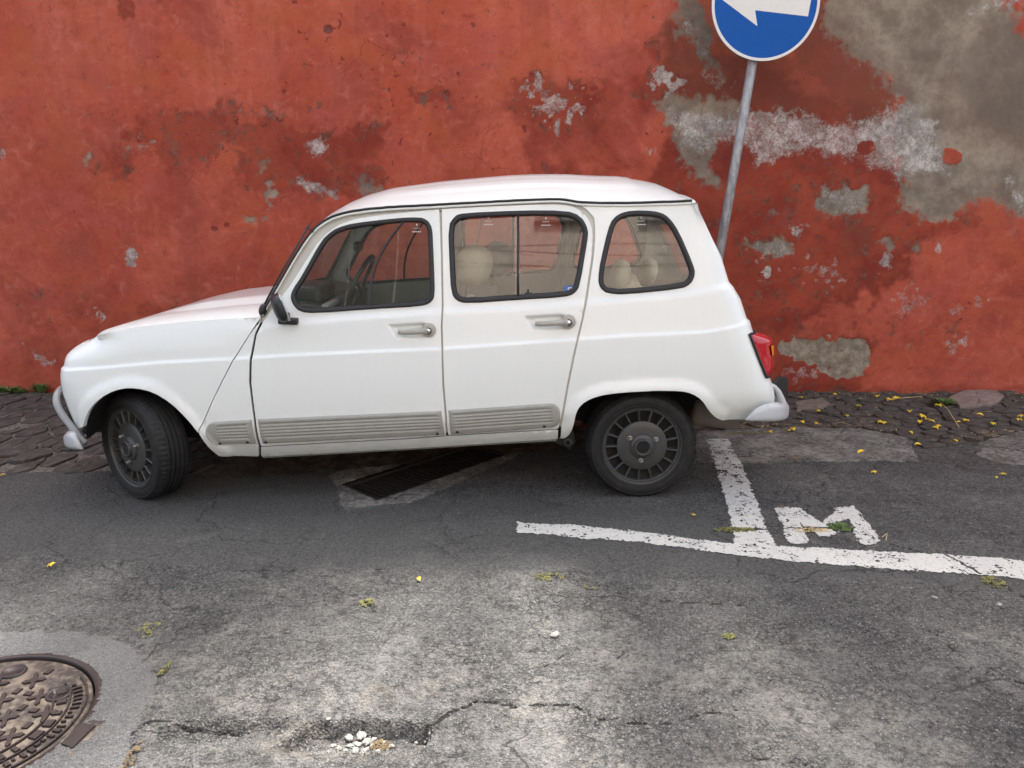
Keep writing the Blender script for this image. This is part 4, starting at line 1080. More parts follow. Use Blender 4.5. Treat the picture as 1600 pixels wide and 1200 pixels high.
def seal(name, loop, width, mat, parent=None, h=.010, far_parent=None, base=0.0):
    L = resample(loop, .012, True)
    prof = [(-.10, -.004), (-.02, .45), (.22, 1.0), (.55, .9), (.9, .55), (1.02, -.2), (1.02, -1.2)]
    rings = []
    for s, q in prof:
        A = offset_loop(L, s * width); rings.append(body(A[:, 0], A[:, 1], base - q * h))
    n = len(L); V = [tuple(p) for r_ in rings for p in r_]; F = []
    area = np.dot(L[:, 0], np.roll(L[:, 1], -1)) - np.dot(L[:, 1], np.roll(L[:, 0], -1))
    for k in range(len(prof) - 1):
        for i in range(n):
            j = (i + 1) % n
            q = (k * n + i, k * n + j, (k + 1) * n + j, (k + 1) * n + i)
            F.append(q if area > 0 else q[::-1])
    return both(name, V, F, mat, parent, True, far_parent)
def pane(name, loop, dep, mat, parent, far_parent=None):
    V2, T = tri_fill(resample(loop, .03, True), [], .06)
    V = [tuple(p) for p in body(V2[:, 0], V2[:, 1], dep)]
    return both(name, V, [tuple(q) for q in T], mat, parent, True, far_parent)

ROWS = [(zc_, (-.012, -.006, -.001, .004, .009, .015)), ]
ROWS_D = ROWS + [(zs_, (-.012, 0, .012, .024, .036))]
# ---- outlines
WF = smooth_poly([(454, 463), (458, 476), (469, 487), (493.6, 489), (578, 482.5), (659, 478.4), (675.6, 471), (679, 458), (677.5, 420), (676.4, 385), (675, 356), (667.5, 344), (656, 340), (627, 341), (570, 347), (537.5, 352.5), (518, 361.4), (502, 377), (472.5, 430.5), (458, 452)], 1)
WR = smooth_poly([(701, 353), (711, 338), (723, 333.5), (809, 329.5), (884, 329.5), (907, 338), (919, 358), (916.6, 381), (905, 447), (898, 458), (881.6, 464), (809, 468), (730, 473.5), (714, 470), (705.5, 458), (703, 411)], 1)
WQ = smooth_poly([(935, 436), (938, 450), (949, 458), (975, 459.5), (1065, 451), (1079.5, 443), (1086, 428.6), (1082, 412), (1060.5, 362), (1046, 341), (1032, 332), (1003.5, 329), (975, 331), (958, 341), (950, 360), (939, 407)], 1)
wF, wR, wQ = S(WF), S(WR), S(WQ)
D1 = [(412, 502), (420, 490), (430, 476), (452, 448), (470, 420), (495, 381), (512, 363), (530, 351), (556, 342), (600, 335.5), (645, 331), (686.5, 327), (689, 400), (690, 480), (688.5, 510), (690, 560), (691, 600), (695, 646), (697, 680), (640, 684.5), (500, 692), (408, 697), (399, 650), (392.5, 597), (393.5, 560), (401, 523)]
D2 = [(690.5, 326.5), (760, 323), (830, 320), (870, 319.5), (887.5, 321), (897, 323.5), (906, 329), (914, 336), (920, 344), (925, 356), (926, 370), (924, 400), (915, 460), (908, 500), (897, 545), (886, 600), (874, 663), (873, 670), (800, 674), (700, 680), (698, 646), (694, 600), (693, 560), (691.5, 510), (693, 480), (692, 400)]
front_door, front_door_f = panel('front_door', S(D1), [wF], rows=ROWS_D)
rear_door, rear_door_f = panel('rear_door', S(D2), [wR], rows=ROWS_D)
# wing with the front of the car, as far as the centre line
SHUT = [(407, 496.5), (347, 499.5), (280, 504.5), (213, 512), (180, 517.5), (155, 523.5), (136, 531)]
shut = S(SHUT)
zfront = shut[-1][1] - .010
def XC(z, back=0.0): return float(XN(z)) + FA - FL - (CW / 2 - FB) + back
LOWF = S([(131, 688)])[0]
shut_full = shut + [(float(XN(zfront)) + FA - FL * .70, zfront + .002), (float(XN(zfront)) + FA - FL * 1.02, zfront), (XC(zfront), zfront - .002)]
fender = list(shut_full) + [(XC(zfront - .1), zfront - .1), (XC(LOWF[1] + .1), LOWF[1] + .1), (XC(LOWF[1]), LOWF[1]), (float(XN(LOWF[1])) + FA - FL * .95, LOWF[1])]
arch_s = S(smooth_poly(ARCH_F[1:11], 1, False))
fender += arch_s + S([(309, 675), (332.8, 623), (363, 563), (389.8, 522)])
panel('front_fender', fender, rows=ROWS)
cowl = S([(409, 498.5), (391.2, 522), (364.4, 563), (334.2, 623), (310.3, 676), (325, 698), (343, 713), (405, 713), (404, 697), (395.5, 650), (389, 597), (390, 560), (397.5, 523)])
panel('cowl_panel', cowl, rows=ROWS)
sillp = S([(408, 698.5), (500, 693.5), (640, 686), (700, 681.5), (800, 675.5), (872, 671.5), (871, 686), (760, 693), (649, 700), (520, 707.5), (408, 713.5)])
panel('sill', sillp, h=.02)
bm = bmesh.new()
# thin seam flange under the sill
SB = S([(409, 714), (520, 708), (649, 700.5), (760, 693.5), (870, 687)])
V = []
for X_, z_ in SB: V += [tuple(body(X_, z_, .012)), tuple(body(X_, z_ - .014, .012)), tuple(body(X_, z_ - .014, .016)), tuple(body(X_, z_, .016))]
F = []
for i in range(len(SB) - 1):
    for k in range(4): F.append((i * 4 + k, i * 4 + (k + 1) % 4, (i + 1) * 4 + (k + 1) % 4, (i + 1) * 4 + k)[::-1])
both('sill_flange', V, F, M['strip'], None, False)
# rear quarter with the corner
qtop = S([(928, 340), (918, 328), (908, 321.5), (960, 321), (1020, 319.5), (1070, 317.5)])
qfront = S([(876, 684.5), (877, 666), (889, 601), (900.5, 546), (911.5, 500), (919, 460), (928, 400), (930, 372), (930, 352)])
zz = np.linspace(1.395, .56, 70)
ztop = qtop[-1][1]
rear_edge = [(float(XR(z)) - RA + RL * 1.10, z) for z in np.r_[ztop, zz[zz < ztop - .006]]]
zlow = S([(1166, 655)])[0][1]
rear_edge += [(float(XR(z)) - RA + RL * 1.05, z) for z in (.48, .42, zlow)]
arch_rs = S(smooth_poly(ARCH_R, 1, False))
quarter = qfront + qtop + rear_edge + S([(1166.6, 655)]) + arch_rs[::-1]
panel('rear_quarter_panel', quarter, [wQ], rows=ROWS_D)
# door frame / drip channel between doors and gutter
CH = S([(x, y + 1.5) for x, y in GUT[:14]])
chan = CH + S([(914, 322), (924, 332), (931, 346), (933, 372), (931, 400), (922, 460), (914, 500), (903, 546), (891, 602), (878, 668)]) + \
       S([(870, 664), (884, 600), (894, 546), (905, 500), (912, 460), (921, 400), (922, 366), (918, 348), (911, 338), (900, 329), (884, 324), (830, 324), (700, 329), (645, 334), (600, 338.5), (556, 345), (530, 354), (514, 366), (498, 383), (473, 422), (455, 450), (434, 478), (424, 494), (414, 506), (406, 505)])
panel('door_frame', chan, mat=M['jamb'], extra=.010, h=.02, rim=.02)
PIL = S([(682, 332), (697, 332), (700, 480), (698, 600), (702, 676), (689, 678), (684, 600), (682, 480)])
panel('centre_pillar', PIL, mat=M['jamb'], extra=.014, h=.03, rim=.05)
PIL2 = S([(396, 510), (404, 530), (402, 600), (404, 650), (412, 694), (398, 694), (384, 600), (384, 560)])
panel('hinge_pillar', PIL2, mat=M['under'], extra=.016, h=.03, rim=.05)
# gutter trim: the black line under the roof
gp = resample(np.array(smooth_poly(GUT, 2, False)), 9)
gs = S([tuple(q) for q in gp])
G3 = np.array([body(a, b, -.010) for a, b in gs])
V, F = tube([tuple(p) for p in G3], .0058, 8)
both('gutter_trim', V, F, M['rubber'])
V, F = tube([(p[0], p[1] + .002, p[2] - .011) for p in G3], .006, 8)
both('drip_rail', V, F, M['paint'])

# ---- bonnet: a cap between the two shut lines
hs_ = resample(shut_full, .02)
HB = body(hs_[:, 0], hs_[:, 1] + .0025, .004)
HB = HB[np.argsort(HB[:, 0])][::-1]                 # from the scuttle to the nose
HB[:, 2] = np.minimum.accumulate(HB[:, 2])
nt = 44; tt = (1 - np.cos(np.linspace(0, math.pi, nt))) / 2
rowsV = []
x_n, x_c = HB[-1, 0], HB[0, 0]
for p in HB:
    y0, y1 = p[1], CW - p[1]
    y = y0 + (y1 - y0) * tt
    dside = np.minimum(y - y0, y1 - y)
    dfront = max(0, p[0] - x_n)
    d = np.minimum(dside, dfront * .40)
    k = (p[0] - x_n) / (x_c - x_n)
    crown = .052 * (1 - np.exp(-d / .11)) * (.55 + .45 * k)
    yc = np.abs(y - CW / 2)
    ridge = .017 * sstep(.43 - .05 * k, .37 - .05 * k, yc) * sstep(.25, .6, k)
    groove = -.010 * np.exp(-((yc - (.46 - .04 * k)) / .05) ** 2) * sstep(.3, .7, k)
    z = p[2] + crown + ridge + groove
    rowsV.append([(p[0], yy, zz_) for yy, zz_ in zip(y, z)])
# scuttle end runs up under the windscreen
V = [q for r_ in rowsV for q in r_]; m_ = len(rowsV)
F = [(i * nt + j, i * nt + j + 1, (i + 1) * nt + j + 1, (i + 1) * nt + j) for i in range(m_ - 1) for j in range(nt - 1)]
s = len(V)
for side in (0, nt - 1):                            # down-turned edges
    a = [rowsV[i][side] for i in range(m_)]
    s = len(V); V += a + [(q[0], q[1] + (.004 if side == 0 else -.004), q[2] - .02) for q in a]
    for i in range(m_ - 1):
        q = (s + i, s + i + 1, s + m_ + i + 1, s + m_ + i); F.append(q if side == 0 else q[::-1])
s = len(V); a = rowsV[0]; V += list(a) + [(q[0] + .004, q[1], q[2] - .04) for q in a]
F += [(s + j, s + nt + j, s + nt + j + 1, s + j + 1) for j in range(nt - 1)]
mk('bonnet', V, F, M['paint'], car, True)

# ---- roof and windscreen: a cap between the two gutters
EP = [(408, 494), (423, 466), (438, 442), (452, 418), (475, 378.5), (489, 358.5), (503, 346.5), (521, 337)] + GUT[6:]
es = S([tuple(q) for q in resample(np.array(smooth_poly(EP, 2, False)), 8)])
E3 = np.array([body(a, b, -.004) for a, b in es])
ap = S([(x - 6, y) for x, y in ((408, 494), (438, 442))])
arc = np.r_[0, np.cumsum(np.linalg.norm(np.diff(E3, axis=0), axis=1))]
Es = E3.copy()
for _ in range(60): Es[1:-1] = (Es[:-2] + Es[1:-1] * 2 + Es[2:]) / 4
tang = np.gradient(Es, axis=0); tang /= np.linalg.norm(tang, axis=1)[:, None]
for _ in range(6): tang[1:-1] = (tang[:-2] + tang[1:-1] * 2 + tang[2:]) / 4
px_e = np.array([proj_local(*p)[0] for p in E3])
crown_h = np.interp(px_e, [405, 440, 490, 520, 560, 600, 690, 800, 900, 985, 1020, 1050, 1070, 1086], [.03, .03, .034, .050, .080, .100, .115, .127, .134, .131, .119, .098, .066, .022])
nt2 = 56; tt = (1 - np.cos(np.linspace(0, math.pi, nt2))) / 2
RV = []
for i, p in enumerate(E3):
    nrm = np.array([-tang[i][2], 0, tang[i][0]]); nrm /= np.linalg.norm(nrm)
    w = CW - 2 * p[1]
    y = p[1] + w * tt
    s_ = np.clip(np.minimum(y - p[1], CW - p[1] - y) / (w / 2), 0, 1)
    f = 1 - (1 - s_) ** 2.6
    yc = np.abs(y - CW / 2)
    rib = .007 * sstep(.44, .42, yc) * sstep(560, 690, px_e[i]) * sstep(1012, 1000, px_e[i])
    for q in (.30, .15, 0):
        rib = rib - .004 * np.exp(-((yc - q) / .02) ** 2) * sstep(600, 640, px_e[i]) * sstep(1000, 960, px_e[i])
    c_ = crown_h[i] * f
    bl = sstep(0, .30, s_) * sstep(560, 740, px_e[i])
    RV.append([(p[0] + nrm[0] * a, yy, p[2] * (1 - m) + Es[i][2] * m + nrm[2] * a + b) for a, yy, b, m in zip(c_, y, rib, bl)])
m_ = len(RV)
isglass = lambda i, j: px_e[i] < 486 and px_e[i] > 416 and .045 < (tt[j] + tt[min(j + 1, nt2 - 1)]) / 2 < .955
V = [q for r_ in RV for q in r_]
Fr, Fg = [], []
for i in range(m_ - 1):
    for j in range(nt2 - 1):
        q = (i * nt2 + j, (i + 1) * nt2 + j, (i + 1) * nt2 + j + 1, i * nt2 + j + 1)
        (Fg if isglass(i, j) else Fr).append(q)
roof = mk('roof', V, Fr, M['paint'], car, True)
gl = mk('windscreen', V, Fg, M['glass'], car, True)
gi = [i for i in range(m_) if 416 < px_e[i] < 486]; gj = [j for j in range(nt2) if .045 < tt[j] < .955]
loop = [RV[gi[0]][j] for j in gj] + [RV[i][gj[-1]] for i in gi] + [RV[gi[-1]][j] for j in gj[::-1]] + [RV[i][gj[0]] for i in gi[::-1]]
V, F = tube(loop[::2], .006, 8, closed=True)
mk('windscreen_seal', V, F, M['rubber'], gl, True)
# inner lining below the roof
V = [(q[0] + .01, CW / 2 + (q[1] - CW / 2) * .93, q[2] - .035) for i, r_ in enumerate(RV) if 505 < px_e[i] < 1050 for q in r_[::5]]
k = len(range(0, nt2, 5)); n_ = len(V) // k
mk('headliner', V, [(i * k + j, i * k + j + 1, (i + 1) * k + j + 1, (i + 1) * k + j) for i in range(n_ - 1) for j in range(k - 1)], M['headliner'], car, True)

# ---- tail
re = np.array([body(a, b, .004) for a, b in rear_edge])
V, F, Fg = [], [], []
nt3 = 24
for i, p in enumerate(re):
    w = CW - 2 * p[1]
    for j in range(nt3):
        s_ = j / (nt3 - 1); b = .035 * (1 - (2 * s_ - 1) ** 2)
        V.append((p[0] + b, p[1] + w * s_, p[2] + (.02 * (1 - (2 * s_ - 1) ** 2) if i == 0 else 0)))
for i in range(len(re) - 1):
    for j in range(nt3 - 1):
        q = (i * nt3 + j, (i + 1) * nt3 + j, (i + 1) * nt3 + j + 1, i * nt3 + j + 1)
        zc0 = (re[i][2] + re[i + 1][2]) / 2
        (Fg if (.98 < zc0 < 1.29 and 1 < j < nt3 - 3) else F).append(q)
tg = mk('tailgate', V, F, M['paint'], car, True)
mk('rear_window', V, Fg, M['glass'], tg, True)
V, F = tube([(p[0] - .002, p[1] - .006, p[2]) for p in re[:40:3]], .0085, 8)
both('corner_bead', V, F, M['paint'], tg)
# closing lip of roof over the tailgate
lp = [RV[-1][j] for j in range(0, nt2, 3)] + [RV[-1][-1]]
V, F = tube([(q[0] + .004, q[1], q[2] - .012) for q in lp], .017, 10)
mk('roof_lip', V, F, M['paint'], car, True)

# ---- windows
for loop, dr, drf, nm in ((wF, front_door, front_door_f, 'f'), (wR, rear_door, rear_door_f, 'r'), (wQ, None, None, 'q')):
    wd = {'f': .020, 'r': .022, 'q': .022}[nm]
    seal('window_seal', loop, wd, M['rubber'], dr, far_parent=drf)
    inner = offset_loop(resample(loop, .012, True), wd * .8)
    if nm == 'q': pane('window_glass', inner, .006, M['glass'], None)
    elif nm == 'r':
        xd = S([(809, 400)])[0][0]
        front = clip_half([tuple(p) for p in inner], xd + .012, 0, 1, 0); back = clip_half([tuple(p) for p in inner], xd - .012, 0, -1, 0)
        pane('window_glass', front, .012, M['glass'], dr, drf); pane('window_glass', back, .005, M['glass'], dr, drf)
        bar = S([(809.5, 333), (809.8, 380), (809.5, 430), (809.5, 466)])
        V, F = tube([tuple(body(a, b, .001)) for a, b in bar], .010, 6, flat=.7); both('window_bar', V, F, M['black'], dr, far_parent=drf)
    else:
        pane('window_glass', inner, .006, M['glass'], dr, drf)
        bar = S([tuple(q) for q in smooth_poly([(632, 344), (614, 366), (597, 392), (585, 418), (579, 447), (577.5, 470), (578, 481)], 2, False)])
        V, F = tube([tuple(body(a, b, .001)) for a, b in bar], .0085, 6, flat=.7); both('window_bar', V, F, M['black'], dr, far_parent=drf)
# etched marks of the panes, the blue sticker, the catch
def dot_marks(name, rowspx, dep, parent):
    bm = bmesh.new()
    for (px, py, w_, h_) in rowspx:
        a = S([(px - w_ / 2, py + h_ / 2), (px + w_ / 2, py + h_ / 2), (px + w_ / 2, py - h_ / 2), (px - w_ / 2, py - h_ / 2)])
        bm.faces.new([bm.verts.new(tuple(body(q[0], q[1], dep))) for q in a])
    o = bm_obj(name, bm, M['etch'], parent); return o
def etch(cx, cy, dep, parent):
    L = [(cx, cy - 7, 2, 3)]
    for k in range(4): L.append((cx - 4 + k * 2.6, cy - 1.5, 1.5, 1.1))
    for k in range(5): L.append((cx - 6 + k * 3, cy + 4, 2, 1.8))
    dot_marks('etched_mark', L, dep, parent)
etch(651, 358, .003, front_door); etch(763, 347, .009, rear_door); etch(853, 348, .002, rear_door); etch(1002, 347, .003, car)
a = S([(880, 459), (900, 457), (899, 445), (880, 447)])
st = mk('window_sticker', [tuple(body(q[0], q[1], .002)) for q in a], [(0, 1, 2, 3)], M['sticker_blue'], rear_door)
dot_marks('sticker_print', [(888, 451, 2, 4), (891, 449.5, 4, 1.4), (893.5, 452, 1.6, 4), (890, 454.5, 4, 1.4), (896, 453, 2, 1.4)], .0005, st)
bm = bmesh.new()
p = body(*S([(826, 460)])[0], .010)
box_bm(bm, tuple(p), (.035, .016, .016), bev=.004); box_bm(bm, (p[0] - .002, p[1], p[2] + .012), (.01, .014, .02), bev=.003)
bm_obj('window_catch', bm, M['black'], rear_door, True)
# ---- door furniture
def handle(dr, far, x0, y0, x1, y1, keyhole):
    A = S([(x0, y0), (x1, y1)]); a, b = body(*A[0], -.012), body(*A[1], -.010)
    ss = np.linspace(0, 1, 14)
    path = [tuple(a + (b - a) * s_ + np.array([0, -.018 * math.sin(math.pi * min(1, s_ * 1.15)) ** .6 if s_ < .87 else -.004, 0])) for s_ in ss]
    V, F = tube(path, [.0105 + .004 * s_ + (.006 * max(0, (s_ - .7) / .3)) for s_ in ss], 12, flat=1.0)
    h_, hf = both('door_handle', V, F, M['handle'], dr, far_parent=far)
    rv = []
    prof = [(0, -.020), (.026, -.020), (.031, -.016), (.033, -.004), (.033, .012)]
    V, F = lathe(prof, 24); V = [(v[0] + b[0] + .004, v[1] + b[1] + .006, v[2] + b[2] + .002) for v in V]
    both('handle_boss', V, F, M['handle'], h_, far_parent=hf)
    V, F = lathe([(.017, -.0160), (.017, -.0225), (.012, -.0225)], 20); V = [(v[0] + b[0] + .001, v[1] + b[1] + .006, v[2] + b[2] - .001) for v in V]
    both('lock_ring', V, F, M['rubber'], h_, far_parent=hf)
    V, F = lathe([(.0, -.0262), (.0115, -.0262), (.0125, -.0220)], 20); V = [(v[0] + b[0] + .001, v[1] + b[1] + .006, v[2] + b[2] - .001) for v in V]
    lk, lkf = both('lock', V, F, M['chrome'], h_, far_parent=hf)
    if keyhole:
        bm = bmesh.new(); box_bm(bm, (b[0] + .001, b[1] - .0205, b[2] - .001), (.003, .002, .011))
        bm_obj('keyhole', bm, M['rubber'], h_)
handle(front_door, front_door_f, 625, 518.5, 669, 515.8, True)
handle(rear_door, rear_door_f, 838, 505.5, 887, 503, False)
def strip(tl, tr, br, bl, rl, rr, parent, far, screws, l_in=0, r_in=0):
    q = S([tl, tr, br, bl]); q = [np.array(v) for v in q]
    nu, nv = 60, 61
    U = np.linspace(0, 1, nu); Vv = np.linspace(0, 1, nv)
    L = np.linalg.norm(q[1] - q[0]); Hh = np.linalg.norm(q[0] - q[3])
    gr_ = [.19, .32, .45, .58, .71]
    P = []
    for v_ in Vv:
        # rounded ends
        def cut(r_):
            if r_ <= 0: return 0
            d0 = min(v_, 1 - v_) * Hh
            return (r_ - math.sqrt(max(0, r_ * r_ - (r_ - min(d0, r_)) ** 2))) / L
        a, b = cut(rl), 1 - cut(rr)
        for u_ in U:
            uu = a + (b - a) * (u_ if 0 < u_ < 1 else u_)
            top = q[0] * (1 - uu) + q[1] * uu; bot = q[3] * (1 - uu) + q[2] * uu
            c = top * (1 - v_) + bot * v_
            ed = min(v_, 1 - v_) * Hh; eu = min(u_, 1 - u_) * L
            rise = .013 * sstep(0, .007, min(ed, eu))
            gu = sstep(.022 + (rl * .55), .030 + (rl * .55), u_ * L) * sstep(.022 + (rr * .4), .030 + (rr * .4), (1 - u_) * L)
            for g in gr_: rise -= gu * .0055 * max(0, 1 - abs(v_ - g) / .035) ** .7
            rise -= gu * .0015 * (v_ < .78) * (v_ > .12)
            P.append(tuple(body(c[0], c[1], -float(rise))))
    F = [(i * nu + j, (i + 1) * nu + j, (i + 1) * nu + j + 1, i * nu + j + 1) for i in range(nv - 1) for j in range(nu - 1)]
    o, o2 = both('rub_strip', P, F, M['strip'], parent, far_parent=far)
    for px, py in screws:
        c = body(*S([(px, py)])[0], -.013)
        V, F = lathe([(0, -.002), (.0045, -.003), (.0085, .001), (.0085, .004)], 14); V = [(v[0] + c[0], v[1] + c[1], v[2] + c[2]) for v in V]
        both('strip_screw', V, F, M['black'], o, far_parent=o2)
strip((318, 660), (393, 655.5), (401, 693), (329, 696), .055, 0, None, None, [(345, 691.5), (388, 689.5)])
strip((402.5, 655), (689.5, 642), (695, 679), (411, 693), 0, 0, front_door, front_door_f, [(416.5, 689.5), (683.5, 676)])
strip((700.5, 641), (874, 629.5), (876, 667), (704.5, 679), 0, .045, rear_door, rear_door_f, [(715, 673.5), (850, 664.5)])
# ---- mirror and wiper
p = body(*S([(452, 500.5)])[0], -.016)
bm = bmesh.new(); box_bm(bm, tuple(p), (.088, .035, .030), Matrix.Rotation(R(3), 3, 'Y'), .006)
box_bm(bm, (p[0] - .010, p[1] - .012, p[2] + .025), (.04, .03, .03), None, .006)
mb = bm_obj('mirror_foot', bm, M['black'], car, True)
def mirror_shell(c):
    bm = bmesh.new()
    r_ = bmesh.ops.create_uvsphere(bm, u_segments=24, v_segments=14, radius=1)
    for v in bm.verts:
        x, y, z = v.co
        e = 3.2
        f = (abs(x) ** e + abs(y) ** e + abs(z) ** e) ** (-1 / e)
        v.co = Vector((x * f * .036, y * f * .082, z * f * .064))
        if v.co.x > 0.010: v.co.x = .010
    return bm
bm = mirror_shell(None); ms = bm_obj('door_mirror', bm, M['black'], car, True)
mc = body(*S([(447, 477)])[0], -.085)
ms.location = tuple(mc); ms.rotation_euler = (R(0), R(-17), R(20))
bm = bmesh.new(); box_bm(bm, (.0115, 0, 0), (.002, .138, .104), None, .0008)
bm_obj('mirror_glass', bm, M['mirror'], ms)
V, F = tube([(.0105, -.072, -.055), (.0105, -.072, .055), (.0105, .072, .055), (.0105, .072, -.055)], .005, 8, closed=True); mk('mirror_rim', V, F, M['bumper'], ms, True)
V, F = tube([tuple(mc), tuple(mc + np.array([.012, .035, -.052])), (p[0] - .008, p[1] - .01, p[2] + .02)], .013, 10); mk('mirror_arm', V, F, M['black'], mb, True)
def lp(px, py, off): x, z = to_local(px, py, off); return (float(x), off, float(z))
wb = lp(411, 486, .055)
bm = bmesh.new(); bmesh.ops.create_uvsphere(bm, u_segments=16, v_segments=10, radius=1)
for v in bm.verts: v.co = Vector((v.co.x * .019 + wb[0] + v.co.z * .004, v.co.y * .02 + wb[1], v.co.z * .030 + wb[2] + .004))
wp = bm_obj('wiper_pivot', bm, M['black'], car, True)
V, F = tube([lp(412, 478, .06), lp(440, 425, .085), lp(483, 352, .12)], .0045, 8); mk('wiper_arm', V, F, M['black'], wp, True)
V, F = tube([lp(470, 374, .11), lp(489, 343, .125)], .0025, 6); mk('wiper_blade', V, F, M['rubber'], wp, True)
V, F = tube([lp(478, 355, .12), lp(484, 358, .125), lp(490, 363, .13)], .004, 6); mk('wiper_clip', V, F, M['black'], wp, True)
# ---- tail lights
TL = [(1168.5, 526), (1170.5, 520.5), (1177, 521), (1190, 524), (1199, 526), (1201, 540), (1203, 560), (1203, 584), (1197, 590), (1191, 583), (1183, 565), (1174, 543)]
def tail_light():
    lower, upper = S([(1196, 589)])[0], S([(1169.5, 522)])[0]
    zs0, zs1 = lower[1], upper[1]
    nz_, nu_ = 18, 16
    P = []
    for k in range(nz_):
        f = k / (nz_ - 1); z = zs0 + (zs1 - zs0) * f
        xf = lower[0] + (upper[0] - lower[0]) * f ** .9
        xb = float(XR(z)) - RA + RL * 1.28
        for j in range(nu_):
            X = xf + (xb - xf) * j / (nu_ - 1)
            e = min(f, 1 - f) * 6; e2 = min(j, nu_ - 1 - j) / 2.0
            bul = min(1, e) ** .5 * min(1, e2) ** .5 if e2 > 0 and e > 0 else 0
            out = .006 + (.004 + .072 * f ** .8) * bul * sstep(0, .7, j / (nu_ - 1)) + .010 * bul
            q = body(X, z, -out)
            P.append(tuple(q))
    F = [(k * nu_ + j, k * nu_ + j + 1, (k + 1) * nu_ + j + 1, (k + 1) * nu_ + j) for k in range(nz_ - 1) for j in range(nu_ - 1)]
    Fa = [q for i, q in enumerate(F) if 8 <= i // (nu_ - 1) <= 11 and 6 <= i % (nu_ - 1) <= 9]
    Fr_ = [q for q in F if q not in Fa]
    o, o2 = both('tail_light', P, Fr_, M['red_lens'])
    V2 = [tuple(np.array(v) + np.array([.005, -.005, 0])) for v in P]
    both('amber_lens', V2, Fa, M['amber_lens'], o, far_parent=o2)
    edge = [P[j] for j in range(nu_)] + [P[k * nu_ + nu_ - 1] for k in range(nz_)] + [P[(nz_ - 1) * nu_ + j] for j in range(nu_ - 1, -1, -1)] + [P[k * nu_] for k in range(nz_ - 1, -1, -1)]
    V, F = tube(edge[::2], .007, 6, closed=True); both('light_bezel', V, F, M['rubber'], o, far_parent=o2)
tail_light()
# ---- bumpers
def sweep(st, bulge, flat=4.0, n=11):
    # stations (x, y, z low, z high) in plan order; the section bulges outwards
    st = smooth_poly(np.array(st, float), 2, False)
    t_ = np.gradient(st[:, :2], axis=0); t_ /= np.linalg.norm(t_, axis=1)[:, None] + 1e-9
    V = []
    for (x, y, a, b), d in zip(st, t_):
        nrm = np.array([d[1], -d[0]])
        for s_ in np.linspace(0, 1, n):
            q = bulge * (1 - abs(2 * s_ - 1) ** flat) * min(1, (b - a) / .06)
            V.append((x + nrm[0] * q, y + nrm[1] * q, a + (b - a) * s_))
    m = len(st)
    return V, [(i * n + j, (i + 1) * n + j, (i + 1) * n + j + 1, i * n + j + 1) for i in range(m - 1) for j in range(n - 1)]
def stn(px, y0, y1, d): return (lp(px, y0, d)[0], d, lp(px, y0, d)[2], lp(px, y1, d)[2])
def bumper_end_rear():
    st = [stn(1165, 656.5, 654.5, -.022), stn(1172, 658, 645, -.026), stn(1180, 658.5, 637, -.028), stn(1194, 659, 630.5, -.026), stn(1206, 659, 628.5, -.016), stn(1215, 658.5, 628.5, .012), stn(1223, 657, 630, .07), stn(1227, 655, 631, .15)]
    x1, z0, z1 = st[-1][0] + .02, st[-1][2], st[-1][3]
    st += [(x1 + .015, .30, z0, z1), (x1 + .025, .5, z0, z1), (x1 + .03, CW / 2, z0, z1)]
    V, F = sweep(st, .018)
    o, o2 = both('rear_bumper', V, F, M['bumper'])
    for q in (o, o2):
        sm = q.modifiers.new('thick', 'SOLIDIFY'); sm.thickness = .006; sm.offset = -1
    V, F = tube([lp(1224, 646, .12), lp(1222, 628, .11), lp(1216, 612, .10), lp(1210, 604, .09), lp(1203, 600, .09)], [.030, .026, .018, .013, .011], 12, flat=.75)
    both('bumper_horn', V, F, M['bumper'], o, far_parent=o2)
    bm = bmesh.new()
    pts = [lp(1208, 603, .17), lp(1219, 592, .17), lp(1231, 591, .17), lp(1231, 629, .17), lp(1222, 632, .17)]
    vs = [bm.verts.new(q) for q in pts]; f = bm.faces.new(vs)
    e = bmesh.ops.extrude_face_region(bm, geom=[f])
    for v in [g for g in e['geom'] if isinstance(g, bmesh.types.BMVert)]: v.co.y += .05
    me_o = bm_obj('overrider', bm, M['black'], o)
    c = me_o.copy(); COL.objects.link(c); c.parent = o2; c.matrix_local = Matrix.Translation((0, CW - .39, 0))
bumper_end_rear()
def bumper_front():
    # pale horn below, grey tube hoop above
    st = [stn(130.5, 702.5, 699, .02), stn(127, 703, 689, .015), stn(122, 703, 676, .02), stn(115, 702.5, 673, .04), stn(109, 701, 675, .08), stn(107, 699.5, 677, .15)]
    x1, z0, z1 = st[-1][0] - .02, st[-1][2], st[-1][3]
    st += [(x1 - .02, .30, z0, z1), (x1 - .03, .5, z0, z1), (x1 - .035, CW / 2, z0, z1)]
    V, F = sweep(st, -.018)
    o, o2 = both('front_bumper', V, [f[::-1] for f in F], M['bumper'])
    for q in (o, o2):
        sm = q.modifiers.new('thick', 'SOLIDIFY'); sm.thickness = .006; sm.offset = -1
    pp = [lp(133, 693, .05), lp(124, 683, .06), lp(113, 668, .08), lp(100, 652, .10), lp(91, 637, .12), lp(87.5, 625, .15), lp(90, 614, .19), lp(96, 607, .25)]
    pp = [tuple(q) for q in smooth_poly(pp, 2, False)]
    V, F = tube(pp, .0165, 12)
    both('bumper_hoop', V, F, M['tube_grey'], o, far_parent=o2)
bumper_front()
